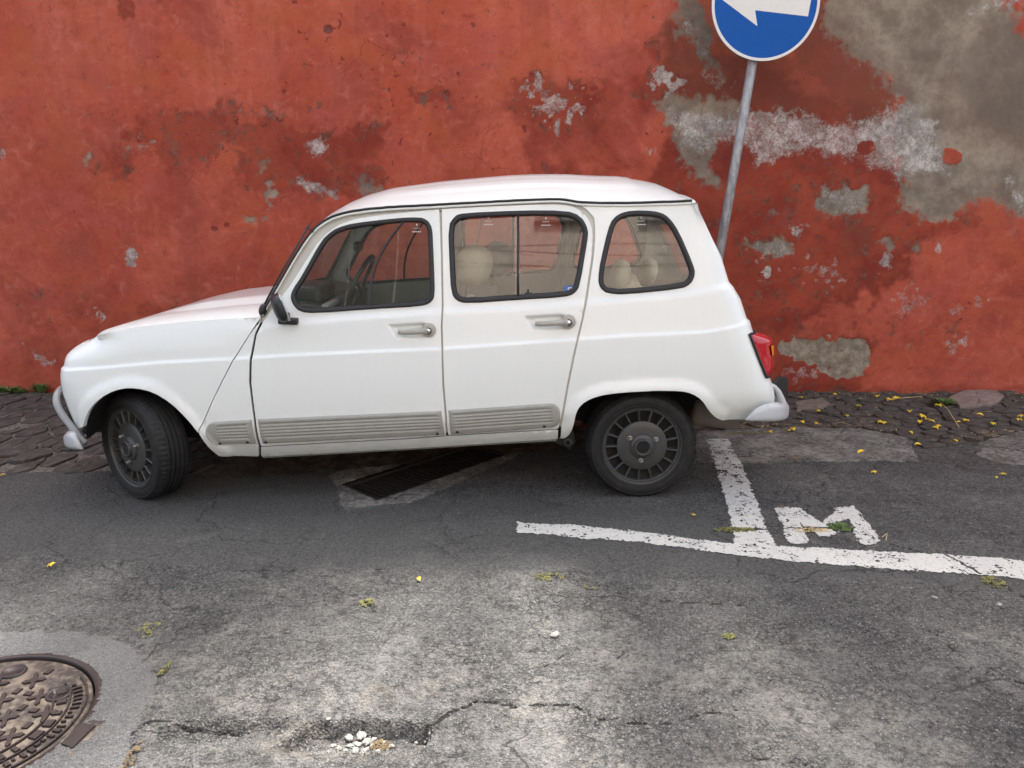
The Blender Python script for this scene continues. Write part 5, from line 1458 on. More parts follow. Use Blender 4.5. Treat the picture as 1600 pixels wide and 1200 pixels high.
# ---- grille and lamps on the nose
zg0, zg1 = LOWF[1] + .14, zfront - .06
ys = np.linspace(.27, CW - .27, 20)
def nose(y, z, out):
    yy = min(y, CW - y); p = body(float(XN(z)) + FA - FL - (yy - FB), z, -out); return (float(p[0]), y, z)
V, F = [], []
for z in np.linspace(zg0, zg1, 8):
    for y in ys: V.append(nose(y, z, .012))
F = [(i * 20 + j, (i + 1) * 20 + j, (i + 1) * 20 + j + 1, i * 20 + j + 1) for i in range(7) for j in range(19)]
gr = mk('grille', V, F, plain('dark_grey_grille', (.05, .052, .052), .5), car, True)
sm = gr.modifiers.new('thick', 'SOLIDIFY'); sm.thickness = .012; sm.offset = 1
zl = (zg0 + zg1) / 2
for y in (.37, CW - .37):
    V, F = lathe([(0, -.028), (.05, -.024), (.085, -.008), (.095, 0), (.098, .02)], 32)
    hx_ = nose(y, zl, .012)[0]; V = [(hx_ + v[1], y + v[0], zl + v[2]) for v in V]
    hl = mk('headlight', V, F, M['chrome'], car, True)
for k in range(7):
    z = zg0 + .015 + (zg1 - zg0 - .03) * k / 6
    bm = bmesh.new(); box_bm(bm, (nose(CW / 2, z, .018)[0], CW / 2, z), (.012, CW - 1.0, .010), None, .003)
    bm_obj('grille_bar', bm, M['black'], gr)

# ---- wheels
WR_ = .2665
def wheel_meshes():
    prof = [(.186, .012), (.188, .004), (.196, -.002), (.203, -.0045), (.206, -.0025), (.215, -.0055), (.232, -.006), (.243, -.002), (.246, -.0035), (.2495, .001), (.2575, .010), (.2635, .020), (.2655, .030)]
    tread = []
    for c in (.047, .070, .093, .116): tread += [(c - .005, 0), (c - .004, .0065), (c + .004, .0065), (c + .005, 0)]
    prof += [(WR_ - .0004 - d, y) for y, d in tread]
    prof += [(.2655, .134), (.2600, .148), (.245, .158), (.215, .160), (.190, .150)]
    V, F = lathe(prof, 192); m = len(prof)
    V = [list(v) for v in V]
    for k in range(192):
        if k % 3 == 0:
            for i in (9, 10, 11, 12): 
                v = V[k * m + i]; r_ = math.hypot(v[0], v[2]); g = (r_ - (.0045 if i > 9 else .0015)) / r_; v[0] *= g; v[2] *= g
    V = [(v[0], v[1], -.0025 - math.sqrt(max(0, WR_ ** 2 - v[0] ** 2)) * 0 + v[2]) if False else tuple(v) for v in V]
    ty = (V, F)
    # rim: flange, dished disc, spokes between slots
    ringV, ringF = lathe([(.181, .030), (.183, .010), (.1875, .001), (.192, -.001), (.194, .004), (.188, .010), (.181, .012), (.1755, .012), (.1735, .020), (.1735, .055)], 96)
    discV, discF = lathe([(.060, -.004), (.062, .002), (.090, .004), (.117, .007), (.1215, .010), (.1225, .030), (.118, .050)], 96)
    V, F = list(ringV), list(ringF)
    s = len(V); V += discV; F += [tuple(i + s for i in f) for f in discF]
    NS = 17
    for k in range(NS):
        a = 2 * math.pi * (k + .5) / NS + math.pi / 2
        ca, sa = math.cos(a), math.sin(a)
        for r0, r1, w_, y0, y1 in ((.119, .178, .0042, .008, .040),):
            pts = []
            for r_ in (r0, r1):
                for w2 in (-w_, w_):
                    for y in (y0 + .004, y1): pts.append((r_ * ca - w2 * sa, y, r_ * sa + w2 * ca))
            for w2 in (0, ): pts += [(r0 * ca, y0, r0 * sa), (r1 * ca, y0, r1 * sa)]
            s = len(V); V += pts
            # 0:r0-w f,1:r0-w b,2:r0+w f,3:r0+w b,4..7 same for r1, 8:r0 crest 9:r1 crest
            F += [tuple(i + s for i in f) for f in ((0, 8, 9, 4), (8, 2, 6, 9), (0, 4, 5, 1), (2, 3, 7, 6))]
        # slot frame behind
        a0, a1 = a + .10, a + 2 * math.pi / NS - .10
    rim_ = (V, F)
    capV, capF = lathe([(0, -.018), (.030, -.018), (.033, -.024), (.0375, -.025), (.041, -.022), (.043, -.012), (.055, -.008), (.060, -.003), (.061, .01)], 48)
    bk = lathe([(0, .058), (.12, .060), (.160, .052), (.178, .046), (.186, .030), (.186, .15), (.0, .15)], 64)
    return ty, rim_, (capV, capF), bk
_ty, _rm, _cp, _bk = wheel_meshes()
def me_of(name, VF, mat, smooth=True):
    me = bpy.data.meshes.new(name); me.from_pydata(VF[0], [], VF[1]); me.materials.append(mat)
    if smooth: me.shade_smooth()
    me.set_sharp_from_angle(angle=R(38)) if hasattr(me, 'set_sharp_from_angle') else None
    return me
me_t, me_r, me_c, me_b = me_of('tyre', _ty, M['tyre']), me_of('rim', _rm, M['rim']), me_of('hub_cap', _cp, M['rim']), me_of('wheel', _bk, M['rim_dark'])
me_n = me_of('lug_nut', lathe([(0, -.016), (.006, -.015), (.0085, -.010), (.0085, 0), (.013, .001), (.013, .006)], 12), plain('dull_steel', (.30, .29, .28), .45, metal=.8))
me_e = me_of('hub_emblem', lathe([(0, -.0195), (.028, -.0195), (.030, -.017)], 32), plain('glossy_black_cap', (.012, .012, .014), .12, coat=.6))
def wheel(x, y, z, rot_z=0.0, flip=False, spin=0.0):
    w = link('wheel', me_b, car)
    w.location = (x, y, z)
    w.rotation_euler = (0, spin if not flip else -spin, rot_z + (math.pi if flip else 0))
    w.rotation_mode = 'XYZ'
    link('tyre', me_t, w); link('rim', me_r, w); link('hub_cap', me_c, w); link('hub_emblem', me_e, w)
    for k in range(3):
        a = math.pi / 2 * 3 + k * 2 * math.pi / 3
        n_ = link('lug_nut', me_n, w); n_.location = (.073 * math.cos(a), -.002, .073 * math.sin(a))
wy = .055
xr, zr = to_local(1003.5, 699.5, wy + .0)
xf, zf = to_local(209, 706, .10)
print('wheels', xr, zr, xf, zf)
gl_r, gl_f = WR_ - .006, WR_ - .006
wheel(float(xr), wy, gl_r, 0, spin=0.06)
wheel(float(xr), CW - wy, gl_r, 0, True, .3)
STEER = R(-36)
ox_, oy_ = .08 * math.sin(-STEER), .08
wheel(float(xf) - .005, .075, gl_f, STEER, spin=.2)
wheel(float(xf) + .06, CW - .03, gl_f, STEER, True, .5)
# wells, floor, underside
def well(pts, deep):
    A = np.array(S([tuple(q) for q in resample(np.array(smooth_poly(pts, 1, False)), 10)]))
    top = body(A[:, 0], A[:, 1], .014); V = [tuple(p) for p in top]; n = len(A)
    cx = A[:, 0].mean()
    V += [(float(p[0] + (p[0] - cx) * .06), deep, float(p[2] + .015)) for p in top]
    F = [(i, i + 1, n + i + 1, n + i) for i in range(n - 1)]
    c = len(V); V.append((cx, deep, float(top[:, 2].min())))
    F += [(n + i, n + i + 1, c) for i in range(n - 1)]
    both('wheel_well', V, F, M['well'], None, True)
well(ARCH_F[:11] + [(318, 688)], .36); well(ARCH_R[1:], .33)
bm = bmesh.new()
xs0, xs1 = float(xf) + .36, float(xr) - .34
zfl = float(zb_(0.0)) + .05
box_bm(bm, ((xs0 + xs1) / 2, CW / 2, zfl + .02), (xs1 - xs0, CW - .14, .05))
box_bm(bm, (float(xf) - .02, CW / 2, .42), (.86, CW - .76, .34)); box_bm(bm, (float(xr) + .05, CW / 2, .50), (.9, CW - .74, .22))
box_bm(bm, (float(xf) + .1, CW / 2, .26), (.5, .5, .14))
bm_obj('floor_pan', bm, M['under'], car)
bm = bmesh.new(); q = lp(1090, 655, .32); box_bm(bm, (q[0] + .10, .62, q[2] + .02), (.26, .62, .14), Matrix.Rotation(R(8), 3, 'Y'), .03)
bm_obj('fuel_tank', bm, plain('dusty_brown_tank', (.15, .125, .10), .6), car, True)
bm = bmesh.new(); q = lp(887, 691, .10)
V, F = lathe([(.010, -.01), (.022, -.012), (.026, -.004), (.026, .03)], 20); o_ = mk('suspension_bush', [(v[0] + q[0], v[1] + q[1], v[2] + q[2]) for v in V], F, M['rubber'], car, True)
pts = [lp(*w, .11) for w in ((862, 686), (895, 672), (899, 690), (891, 702), (866, 691))]
bm = bmesh.new(); f = bm.faces.new([bm.verts.new(p) for p in pts]); e = bmesh.ops.extrude_face_region(bm, geom=[f])
for v in [g for g in e['geom'] if isinstance(g, bmesh.types.BMVert)]: v.co.y += .02
bm_obj('suspension_bracket', bm, M['under'], car)
# ---- inside the car
for dr, w, side in ((S(D1), wF, 0), (S(D2), wR, 1), (clip_half([tuple(p) for p in quarter], S([(1094, 440)])[0][0], 0, 1, 0), wQ, 2)):
    hole_ = offset_loop(resample(w, .03, True), .002)
    o, o2 = panel('inner_panel', offset_loop(resample(dr, .03, True), .012), [hole_], M['trim'], .05, None, .036, 0, {0: front_door, 1: rear_door}.get(side), False, .03), None
    o = o[0]
    far = o.copy(); far.data = o.data.copy(); COL.objects.link(far); far.parent = {0: front_door_f, 1: rear_door_f}.get(side, car)
    for v in far.data.vertices: v.co.y = CW - v.co.y
    far.data.flip_normals()
def cushion(bm, c, s, rot=None, e=3.0, seg=20):
    r_ = bmesh.ops.create_uvsphere(bm, u_segments=seg, v_segments=seg // 2, radius=1)
    for v in r_['verts']:
        x, y, z = v.co; f = (abs(x) ** e + abs(y) ** e + abs(z) ** e) ** (-1 / e)
        p = Vector((x * f * s[0] / 2, y * f * s[1] / 2, z * f * s[2] / 2))
        v.co = (rot @ p if rot else p) + Vector(c)
lean = Matrix.Rotation(R(16), 3, 'Y')
for k, (yy, hx, hz) in enumerate(((.42, 741, 414), (CW - .42, 778, 404))):
    hp_ = lp(hx, hz, yy)
    bm = bmesh.new(); cushion(bm, (hp_[0], yy, hp_[2]), (.185, .27, .205), lean, 2.3)
    hd = None
    bm2 = bmesh.new()
    cushion(bm2, (hp_[0] - .10, yy, hp_[2] - .45), (.14, .46, .62), lean, 3.2)
    cushion(bm2, (hp_[0] - .42, yy, hp_[2] - .70), (.52, .47, .16), Matrix.Rotation(R(-6), 3, 'Y'), 3.2)
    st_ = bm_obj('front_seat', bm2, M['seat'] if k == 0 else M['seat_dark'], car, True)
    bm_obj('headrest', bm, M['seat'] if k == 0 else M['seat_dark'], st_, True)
    for dy in (-.06, .06):
        V, F = tube([(hp_[0] - .02, yy + dy, hp_[2] - .05), (hp_[0] - .06, yy + dy, hp_[2] - .22)], .006, 8); mk('headrest_post', V, F, M['black'], st_, True)
rp = lp(965, 448, .36)
bm = bmesh.new()
cushion(bm, (rp[0] + .02, CW / 2, rp[2] - .16), (.13, 1.16, .46), Matrix.Rotation(R(14), 3, 'Y'), 4)
cushion(bm, (rp[0] - .30, CW / 2, rp[2] - .40), (.5, 1.16, .16), None, 4)
rs = bm_obj('rear_seat', bm, M['seat'], car, True)
for yy, px, py in ((.36, 968, 432), (CW - .42, 1012, 426)):
    q = lp(px, py, yy); bm = bmesh.new(); cushion(bm, q, (.09, .26, .17), Matrix.Rotation(R(12), 3, 'Y'), 2.6); bm_obj('headrest', bm, M['seat'], rs, True)
# dashboard
d0 = lp(470, 470, .35)
bm = bmesh.new()
box_bm(bm, (d0[0] + .02, CW / 2, d0[2] - .09), (.30, CW - .30, .20), Matrix.Rotation(R(6), 3, 'Y'), .03)
box_bm(bm, (d0[0] + .02, .45, d0[2] + .03), (.20, .36, .10), Matrix.Rotation(R(6), 3, 'Y'), .03)
db = bm_obj('dashboard', bm, M['black'], car, True)
bm = bmesh.new(); box_bm(bm, (d0[0] + .16, CW / 2, d0[2] - .01), (.04, CW - .32, .025), None, .008); bm_obj('dashboard_rail', bm, plain('grey_rail', (.32, .32, .30), .4), db, True)
sw = Vector(lp(556, 452, .42))
sr = Matrix.Rotation(R(-62), 3, 'Y')
V, F = tube([tuple(sw + sr @ Vector((.185 * math.cos(a), .185 * math.sin(a), 0))) for a in np.linspace(0, 2 * math.pi, 40, endpoint=False)], .0115, 10, closed=True)
stw = mk('steering_wheel', V, F, M['black'], car, True)
for a in (0.4, math.pi - .4, -math.pi / 2):
    V, F = tube([tuple(sw + sr @ Vector((0, 0, -.03))), tuple(sw + sr @ Vector((.18 * math.sin(a), .18 * math.cos(a), 0)))], .010, 8); mk('wheel_spoke', V, F, M['black'], stw, True)
V, F = tube([tuple(sw), tuple(sw + Vector((-.30, 0, -.18)))], .022, 10); mk('steering_column', V, F, M['black'], stw, True)
# rear shelf and load space
q = lp(1040, 452, .5)
bm = bmesh.new(); box_bm(bm, (q[0] + .06, CW / 2, q[2] - .03), (.36, CW - .32, .02)); bm_obj('parcel_shelf', bm, M['under'], car)
# belts
for yy, a, b in ((.16, (694, 352), (700, 478)), (CW - .17, (752, 338), (742, 420))):
    V, F = tube([lp(*a, yy), lp(*b, yy)], .022, 6, flat=.15); mk('seat_belt', V, F, M['black'], car)
q = lp(560, 385, .70); bm = bmesh.new(); cushion(bm, q, (.03, .20, .055), None, 3.5); bm_obj('inner_mirror', bm, M['black'], car, True)

# ================================================================== SIGN
PY = 5.40
def at_depth(px, py, Y):
    x, z = w_at(px, py, Y); return Vector((float(x), Y, float(z)))
pb, pt_ = at_depth(1125, 392, PY), at_depth(1177, 90, PY)
ax = (pt_ - pb).normalized()
foot_p = pb - ax * (pb.z / ax.z)
top_p = pt_ + ax * (.72)
sg = empty('road_sign', foot_p)
tag(sg, 'round blue road sign with white left arrow on a leaning grey pole', 'road sign')
loc = lambda v: tuple(Vector(v) - foot_p)
V, F = tube([loc(foot_p + ax * (-.1)), loc(foot_p + (top_p - foot_p) * .5), loc(top_p)], .0315, 20); mk('pole', V, F, M['galv'], sg, True)
SY = PY - .048
c0, b0 = at_depth(1196.5, 11.5, SY), at_depth(1184, 94.8, SY)
l0, r0 = at_depth(1111.5, 11, SY), at_depth(1280.5, 11, SY)
rad = (r0 - l0).length / 2
cc = (l0 + r0) / 2; cc = Vector((cc.x, SY, b0.z + rad * .99))
up = Vector((ax.x, 0, ax.z)).normalized(); rt = Vector((up.z, 0, -up.x))
def disc_mesh(name, r0_, y0, y1, mat, parent, n=96, rin=0):
    prof = [(0, y1), (r0_, y1), (r0_, y0), (rin, y0)] if rin == 0 else [(rin, y0), (r0_, y0), (r0_, y1), (rin, y1)]
    V, F = lathe(prof, n)
    V = [loc(cc + Vector((v[0], v[1], v[2]))) for v in V]
    return mk(name, V, [f[::-1] for f in F], mat, parent)
plate = disc_mesh('sign_plate', rad, -.002, .012, M['sign_back'], sg)
disc_mesh('blue_face', rad - .0175, -.0045, -.0025, M['sign_blue'], plate)
disc_mesh('white_border', rad - .001, -.0055, -.0022, M['sign_white'], plate, rin=rad - .0185)
# arrow measured along the sign's own axes
def sgn(px, py):
    v = at_depth(px, py, SY) - cc; return v.x * rt.x + v.z * rt.z, v.x * up.x + v.z * up.z
bs = sgn(1183, 41.3); sh1, sh2 = sgn(1179.4, 16.3), sgn(1262, 26); hd1 = sgn(1128.3, 0)
mid = .012
# head line through the barb meets the arrow's axis at the tip
k = (mid - bs[1]) / (hd1[1] - bs[1]); tip = (bs[0] + (hd1[0] - bs[0]) * k, mid)
mir = lambda p: (p[0], 2 * mid - p[1])
right = sgn(1267, 1)
pts = [tip, bs, sh1, sh2, mir(sh2), mir(sh1), mir(bs)]
bm = bmesh.new()
vs = [bm.verts.new(loc(cc + rt * a + up * b + Vector((0, -.0062, 0)))) for a, b in pts]
f = bm.faces.new(vs); e = bmesh.ops.extrude_face_region(bm, geom=[f])
for v in [g for g in e['geom'] if isinstance(g, bmesh.types.BMVert)]: v.co.y += .0015
bm_obj('white_arrow', bm, M['sign_white'], plate)
for dz in (-.13, .13):
    bm = bmesh.new(); q = cc + up * dz + Vector((0, .045, 0))
    box_bm(bm, loc(q), (.11, .09, .035), Matrix(((rt.x, 0, up.x), (0, 1, 0), (rt.z, 0, up.z))), .006)
    bm_obj('pole_clamp', bm, M['galv'], sg)

# ================================================================== ROAD PAINT
def paint_mat():
    t = NT('worn_white_road_paint'); c = t.coords()
    n = t.noise(c, 38, 5, .7); f = t.noise(c, 120, 4, .7); b = t.noise(c, 4, 4)
    col = t.mix(t.ramp(n, .55, .78), (.56, .55, .51, 1), (.36, .35, .325, 1))
    col = t.mix(t.math('MULTIPLY', t.ramp(f, .555, .68), .8), col, (.14, .135, .125, 1))
    col = t.mix(t.math('MULTIPLY', t.ramp(b, .5, .8), .25), col, (.45, .43, .39, 1))
    return t.finish(col, .75, t.bump(t.math('ADD', n, f), .7, .006))
M['road_paint'] = paint_mat()
def marking(name, polys, label, wear=0.0, cuts=(), wear_fn=None):
    h = .0046; V, F = [], []
    vid = {}
    for poly in polys:
        P = g_poly(poly, 0)
        xs = np.arange(P[:, 0].min() - .03, P[:, 0].max() + .03, h); ys = np.arange(P[:, 1].min() - .03, P[:, 1].max() + .03, h)
        x, y = np.meshgrid(xs, ys, indexing='ij')
        n = fbm(x * 60, y * 60, 3, 2) - .5; n2 = fbm(x * 14, y * 14, 3, 5) - .5; n3 = vnoise(x * 150, y * 150, 1)
        d = sdf(x, y, [tuple(q) for q in P]) + n * .022 + n2 * .016
        keep = d < 0
        w = wear + (wear_fn(x, y) if wear_fn else 0)
        hole_ = (n3 + (fbm(x * 30, y * 30, 2, 6) - .5) * 1.1) > (.93 - w)
        keep &= ~hole_
        for cp in cuts:
            cpts = [tuple(q) for q in g_poly(cp[0], 0)]
            keep &= (seg_dist(x + n2 * .03, y + n2 * .05, cpts, False) > cp[1] * (.6 + .9 * vnoise(x * 9, y * 9, 3)))
        k = keep
        zz_ = None
        ii, jj = np.nonzero(k)
        gi_ = np.clip(np.searchsorted(gx, xs) - 1, 0, len(gx) - 2); gj_ = np.clip(np.searchsorted(gy, ys) - 1, 0, len(gy) - 2)
        fx = (xs - gx[gi_]) / (gx[gi_ + 1] - gx[gi_]); fy = (ys - gy[gj_]) / (gy[gj_ + 1] - gy[gj_])
        FX, FY = np.meshgrid(fx, fy, indexing='ij'); GI, GJ = np.meshgrid(gi_, gj_, indexing='ij')
        Z = GZ[GI, GJ] * (1 - FX) * (1 - FY) + GZ[GI + 1, GJ] * FX * (1 - FY) + GZ[GI, GJ + 1] * (1 - FX) * FY + GZ[GI + 1, GJ + 1] * FX * FY
        Z = Z + .0035 + n * .002
        used = np.zeros((len(xs) + 1, len(ys) + 1), bool)
        idn = np.full((len(xs), len(ys)), -1)
        kk = k[:-1, :-1]
        for di in (0, 1):
            for dj in (0, 1): used[di:len(xs) - 1 + di, dj:len(ys) - 1 + dj] |= kk
        u = used[:len(xs), :len(ys)]
        base = len(V)
        idn[u] = np.arange(u.sum()) + base
        V += list(np.stack([x[u], y[u], Z[u]], 1))
        a = np.stack([idn[:-1, :-1], idn[1:, :-1], idn[1:, 1:], idn[:-1, 1:]], -1)[kk]
        F += list(a)
    o = big(name, np.array(V), np.array(F), M['road_paint'], None, None, False)
    return tag(o, label, 'road marking')
LONG = [(808, 818), (900, 822), (1000, 832), (1100, 846), (1150, 851), (1250, 857), (1400, 864), (1500, 869), (1620, 879), (1620, 908), (1500, 897), (1400, 890), (1300, 884), (1200, 875), (1100, 862), (1000, 849), (900, 840), (808, 833)]
marking('road_line', [LONG], 'long white painted road line running along the parking bay to the right edge', 0, [([(1475, 868), (1500, 882), (1530, 896)], .006)])
BAY = [(1102, 689), (1137, 688), (1146, 708), (1158, 726), (1168, 750), (1176, 772), (1186, 796), (1195, 822), (1203, 838), (1212, 858), (1140, 856), (1148, 840), (1143, 818), (1138, 796), (1128, 765), (1118, 730), (1108, 705)]
marking('bay_line', [BAY], 'short white bay divider line running from the kerb towards the road line', .02, [([(1130, 829), (1220, 827)], .012)], lambda x, y: .22 * sstep(3.45, 4.1, y))
Mst = [[(1211, 795), (1232, 793), (1243, 807), (1251, 825), (1262, 850), (1232, 852), (1225, 830), (1218, 812)],
       [(1232, 793), (1248, 795), (1282, 817), (1291, 822), (1276, 836), (1255, 822), (1240, 808)],
       [(1276, 824), (1290, 812), (1308, 798), (1332, 796), (1330, 810), (1312, 816), (1292, 826)],
       [(1302, 796), (1332, 792), (1348, 808), (1362, 826), (1376, 848), (1360, 854), (1344, 850), (1334, 832), (1330, 818), (1322, 808)],
       [(1272, 832), (1294, 828), (1312, 832), (1296, 839), (1280, 839)]]
marking('painted_letter', Mst, 'white letter M painted on the asphalt beside the bay divider', .0, [([(1205, 827), (1262, 827), (1300, 828)], .007)])

# ================================================================== STREET DRAIN AND MANHOLE
dc = DRAIN.mean(0)
dr = empty('drain_grate', (dc[0], dc[1], 0)); tag(dr, 'rusty dark drain grate in a concrete surround under the car', 'drain')
u = DRAIN[2] - DRAIN[1]; Lu = np.linalg.norm(u); u /= Lu
v = DRAIN[0] - DRAIN[1]; Lv = np.linalg.norm(v); v /= Lv
ang = math.atan2(u[1], u[0]); rotz = Matrix.Rotation(ang, 3, 'Z')
bm = bmesh.new()
sgv = 1 if (u[0] * v[1] - u[1] * v[0]) > 0 else -1
for s_ in (-1, 1):
    box_bm(bm, tuple(rotz @ Vector((0, s_ * (Lv / 2 - .012), -.025))), (Lu, .024, .05), rotz, .003)
    box_bm(bm, tuple(rotz @ Vector((s_ * (Lu / 2 - .012), 0, -.025))), (.024, Lv - .05, .05), rotz, .003)
bm_obj('grate_frame', bm, M['grate'], dr)
nb = 26
bm = bmesh.new(); box_bm(bm, (0, 0, 0), (.016, Lv - .052, .035), None, .003)
bar0 = bm_obj('grate_bar', bm, M['grate'], dr); 
for k in range(nb):
    o = bar0 if k == 0 else link('grate_bar', bar0.data, dr)
    o.location = tuple(rotz @ Vector((-Lu / 2 + .04 + (Lu - .08) * k / (nb - 1), 0, -.028))); o.rotation_euler = (0, 0, ang)
bm = bmesh.new(); box_bm(bm, (0, 0, -.28), (Lu + .02, Lv + .02, .02), rotz)
for s_ in (-1, 1):
    box_bm(bm, tuple(rotz @ Vector((0, s_ * (Lv / 2 + .006), -.16))), (Lu, .012, .24), rotz); box_bm(bm, tuple(rotz @ Vector((s_ * (Lu / 2 + .006), 0, -.16))), (.012, Lv, .24), rotz)
bm_obj('drain_pit', bm, M['pit'], dr)

mz = gz(MCX + MCR + .02, MCY) * 0 + .0
mh = empty('manhole_cover', (MCX, MCY, mz)); tag(mh, 'round rusty cast iron manhole cover with raised pattern set in pale concrete', 'manhole cover')
V, F = lathe([(MCR, -.06), (MCR, .004), (MCR - .004, .006), (MCR - .018, .006), (MCR - .020, .002), (MCR - .020, -.04)], 128)
mk('frame_ring', [(a, b2, c) for a, c, b2 in V], [f for f in F], M['iron_top'], mh, True)
V, F = lathe([(0, -.001), (MCR * .5, -.001), (MCR - .030, -.001), (MCR - .026, -.004), (MCR - .026, -.05)], 128)
lid = mk('lid', [(a, b2, c) for a, c, b2 in V], F, M['iron'], mh, True)
# direction of the lid's pattern, from picture points
gd = np.array(g_at(100, 1110)) - np.array(g_at(20, 1165)); th = math.atan2(gd[1], gd[0])
Rl = MCR - .045
def raised(name, shapes, h, mat, inset=.0):
    bm = bmesh.new()
    for poly in shapes:
        n = len(poly); c = np.mean(poly, 0)
        lo = [bm.verts.new((p[0], p[1], -.002)) for p in poly]; hi = [bm.verts.new((c[0] + (p[0] - c[0]) * .92, c[1] + (p[1] - c[1]) * .92, h)) for p in poly]
        bm.faces.new(hi)
        for i in range(n): bm.faces.new((lo[i], lo[(i + 1) % n], hi[(i + 1) % n], hi[i]))
    o = bm_obj(name, bm, mat, lid); o['kind'] = 'stuff'; return o
ca, sa = math.cos(th), math.sin(th)
def rotp(P, cx=0, cy=0, a=None):
    c_, s_ = (ca, sa) if a is None else (math.cos(a), math.sin(a))
    return [(cx + p[0] * c_ - p[1] * s_, cy + p[0] * s_ + p[1] * c_) for p in P]
def bone(sz):
    p = []
    for k in range(24):
        a = 2 * math.pi * k / 24
        r_ = sz * (.55 + .45 * math.cos(4 * a))
        r_ = max(r_, sz * .30)
        p.append((r_ * math.cos(a) * 1.15, r_ * math.sin(a) * .85))
    return p
bones, studs = [], []
g = .098
for i in range(-5, 6):
    for j in range(-5, 6):
        qx, qy = (i + (.5 if j % 2 else 0)) * g * 1.05, j * g * .86
        x, y = qx * ca - qy * sa, qx * sa + qy * ca
        r_ = math.hypot(x, y); a_ = math.atan2(y, x)
        band = .20 < r_ < .295 and (-2.6 < a_ - th < -.35 or -2.6 < a_ - th - 2 * math.pi < -.35)
        if r_ < Rl - .03 and not band: bones.append(rotp(bone(.040), x, y, th + .7))
        sx_, sy_ = x + (g * .5) * ca, y + (g * .5) * sa
        r2 = math.hypot(sx_, sy_); a2 = math.atan2(sy_, sx_)
        band2 = .19 < r2 < .30 and (-2.6 < a2 - th < -.35 or -2.6 < a2 - th - 2 * math.pi < -.35)
        if r2 < Rl - .012 and not band2: studs.append(rotp([(-.013, -.009), (.013, -.009), (.013, .009), (-.013, .009)], sx_, sy_, th + .2))
        sx_, sy_ = x - (g * .43) * sa, y + (g * .43) * ca
        r2 = math.hypot(sx_, sy_)
        if r2 < Rl - .012 and not (.19 < r2 < .30): studs.append(rotp([(-.009, -.012), (.009, -.012), (.009, .012), (-.009, .012)], sx_, sy_, th + .2))
raised('raised_pattern', bones, .0042, M['iron_top'])
raised('raised_stud', studs, .0038, M['iron_top'])
arcs = []
def arc_piece(r0_, r1_, a0, a1, n=8):
    aa = np.linspace(a0, a1, n)
    return [(r1_ * math.cos(a), r1_ * math.sin(a)) for a in aa] + [(r0_ * math.cos(a), r0_ * math.sin(a)) for a in aa[::-1]]
for rr0, rr1 in ((.205, .211), (.247, .252), (.289, .296)):
    for k in range(10): a0 = th - 2.5 + k * .21; arcs.append(arc_piece(rr0, rr1, a0, a0 + .212))
for k in range(9):
    a0 = th - 2.4 + k * .22; arcs.append(arc_piece(.216, .242, a0, a0 + .05 + .10 * random.random(), 4))
for k in range(26):
    a0 = th - 2.42 + k * .075; arcs.append(arc_piece(.258, .258 + random.choice([.012, .022, .024]), a0, a0 + random.uniform(.02, .05), 3))
raised('raised_band', [p[::-1] for p in arcs], .005, M['iron_top'])
V, F = lathe([(.0, .002), (.026, .002), (.028, .006), (.034, .006), (.036, -.001)], 32)
for (px, py) in ((22, 1050), (92, 1085)):
    q = np.array(g_at(px, py)) - np.array([MCX, MCY])
    mk('lifting_boss', [(a + q[0], b2 + q[1], c * .9) for a, c, b2 in V], F, M['iron_top'], lid, True)
# hinge lug on the frame
hq = [np.array(g_at(*q)) - np.array([MCX, MCY]) for q in ((138, 1124), (168, 1130), (112, 1186), (84, 1172))]
bm = bmesh.new()
lo = [bm.verts.new((p[0], p[1], -.03)) for p in hq]; hi = [bm.verts.new((p[0], p[1], .008)) for p in hq]
bm.faces.new(hi)
for i in range(4): bm.faces.new((lo[i], lo[(i + 1) % 4], hi[(i + 1) % 4], hi[i]))
hl = bm_obj('hinge_seat', bm, M['iron'], mh)
hq2 = [np.array(g_at(*q)) - np.array([MCX, MCY]) for q in ((128, 1133), (152, 1138), (114, 1176), (94, 1168))]
bm = bmesh.new()
lo = [bm.verts.new((p[0], p[1], -.0)) for p in hq2]; hi = [bm.verts.new((p[0], p[1], .012)) for p in hq2]
bm.faces.new(hi)
for i in range(4): bm.faces.new((lo[i], lo[(i + 1) % 4], hi[(i + 1) % 4], hi[i]))
bmesh.ops.bevel(bm, geom=list(bm.edges), offset=.003, segments=2, affect='EDGES')
bm_obj('hinge_block', bm, M['iron_top'], mh)

# ================================================================== LEAVES, WEEDS, PEBBLES
def leaf_mesh(name, kind, mat):
    V, F = [], []
    if kind == 'blossom':
        for k in range(4):
            a = k * 1.6 + random.uniform(-.3, .3); L = random.uniform(.014, .022); w = L * .38
            t_ = Vector((math.cos(a), math.sin(a), 0)); s_ = Vector((-t_.y, t_.x, 0))
            b = len(V)
            for f, ww, z in ((0, .15, .003), (.35, 1, .008), (.7, .85, .010), (1, .1, .004)):
                p = t_ * L * f
                V += [tuple(p - s_ * w * ww + Vector((0, 0, z))), tuple(p + Vector((0, 0, z - .002))), tuple(p + s_ * w * ww + Vector((0, 0, z + .002)))]
            for i in range(3):
                for j in range(2): F.append((b + i * 3 + j, b + i * 3 + j + 1, b + i * 3 + j + 4, b + i * 3 + j + 3))
    else:
        L, w = .034, .011
        n = 7
        for i in range(n):
            f = i / (n - 1); ww = w * math.sin(math.pi * (f * .9 + .05)) ** .8; z = .004 + .007 * math.sin(f * 3)
            V += [(L * (f - .5), -ww, z + .004), (L * (f - .5), 0, z), (L * (f - .5), ww, z + .005)]
        for i in range(n - 1):
            for j in range(2): F.append((i * 3 + j, i * 3 + j + 1, i * 3 + j + 4, i * 3 + j + 3))
    me = bpy.data.meshes.new(name); me.from_pydata(V, [], F); me.materials.append(mat); me.shade_smooth()
    return me
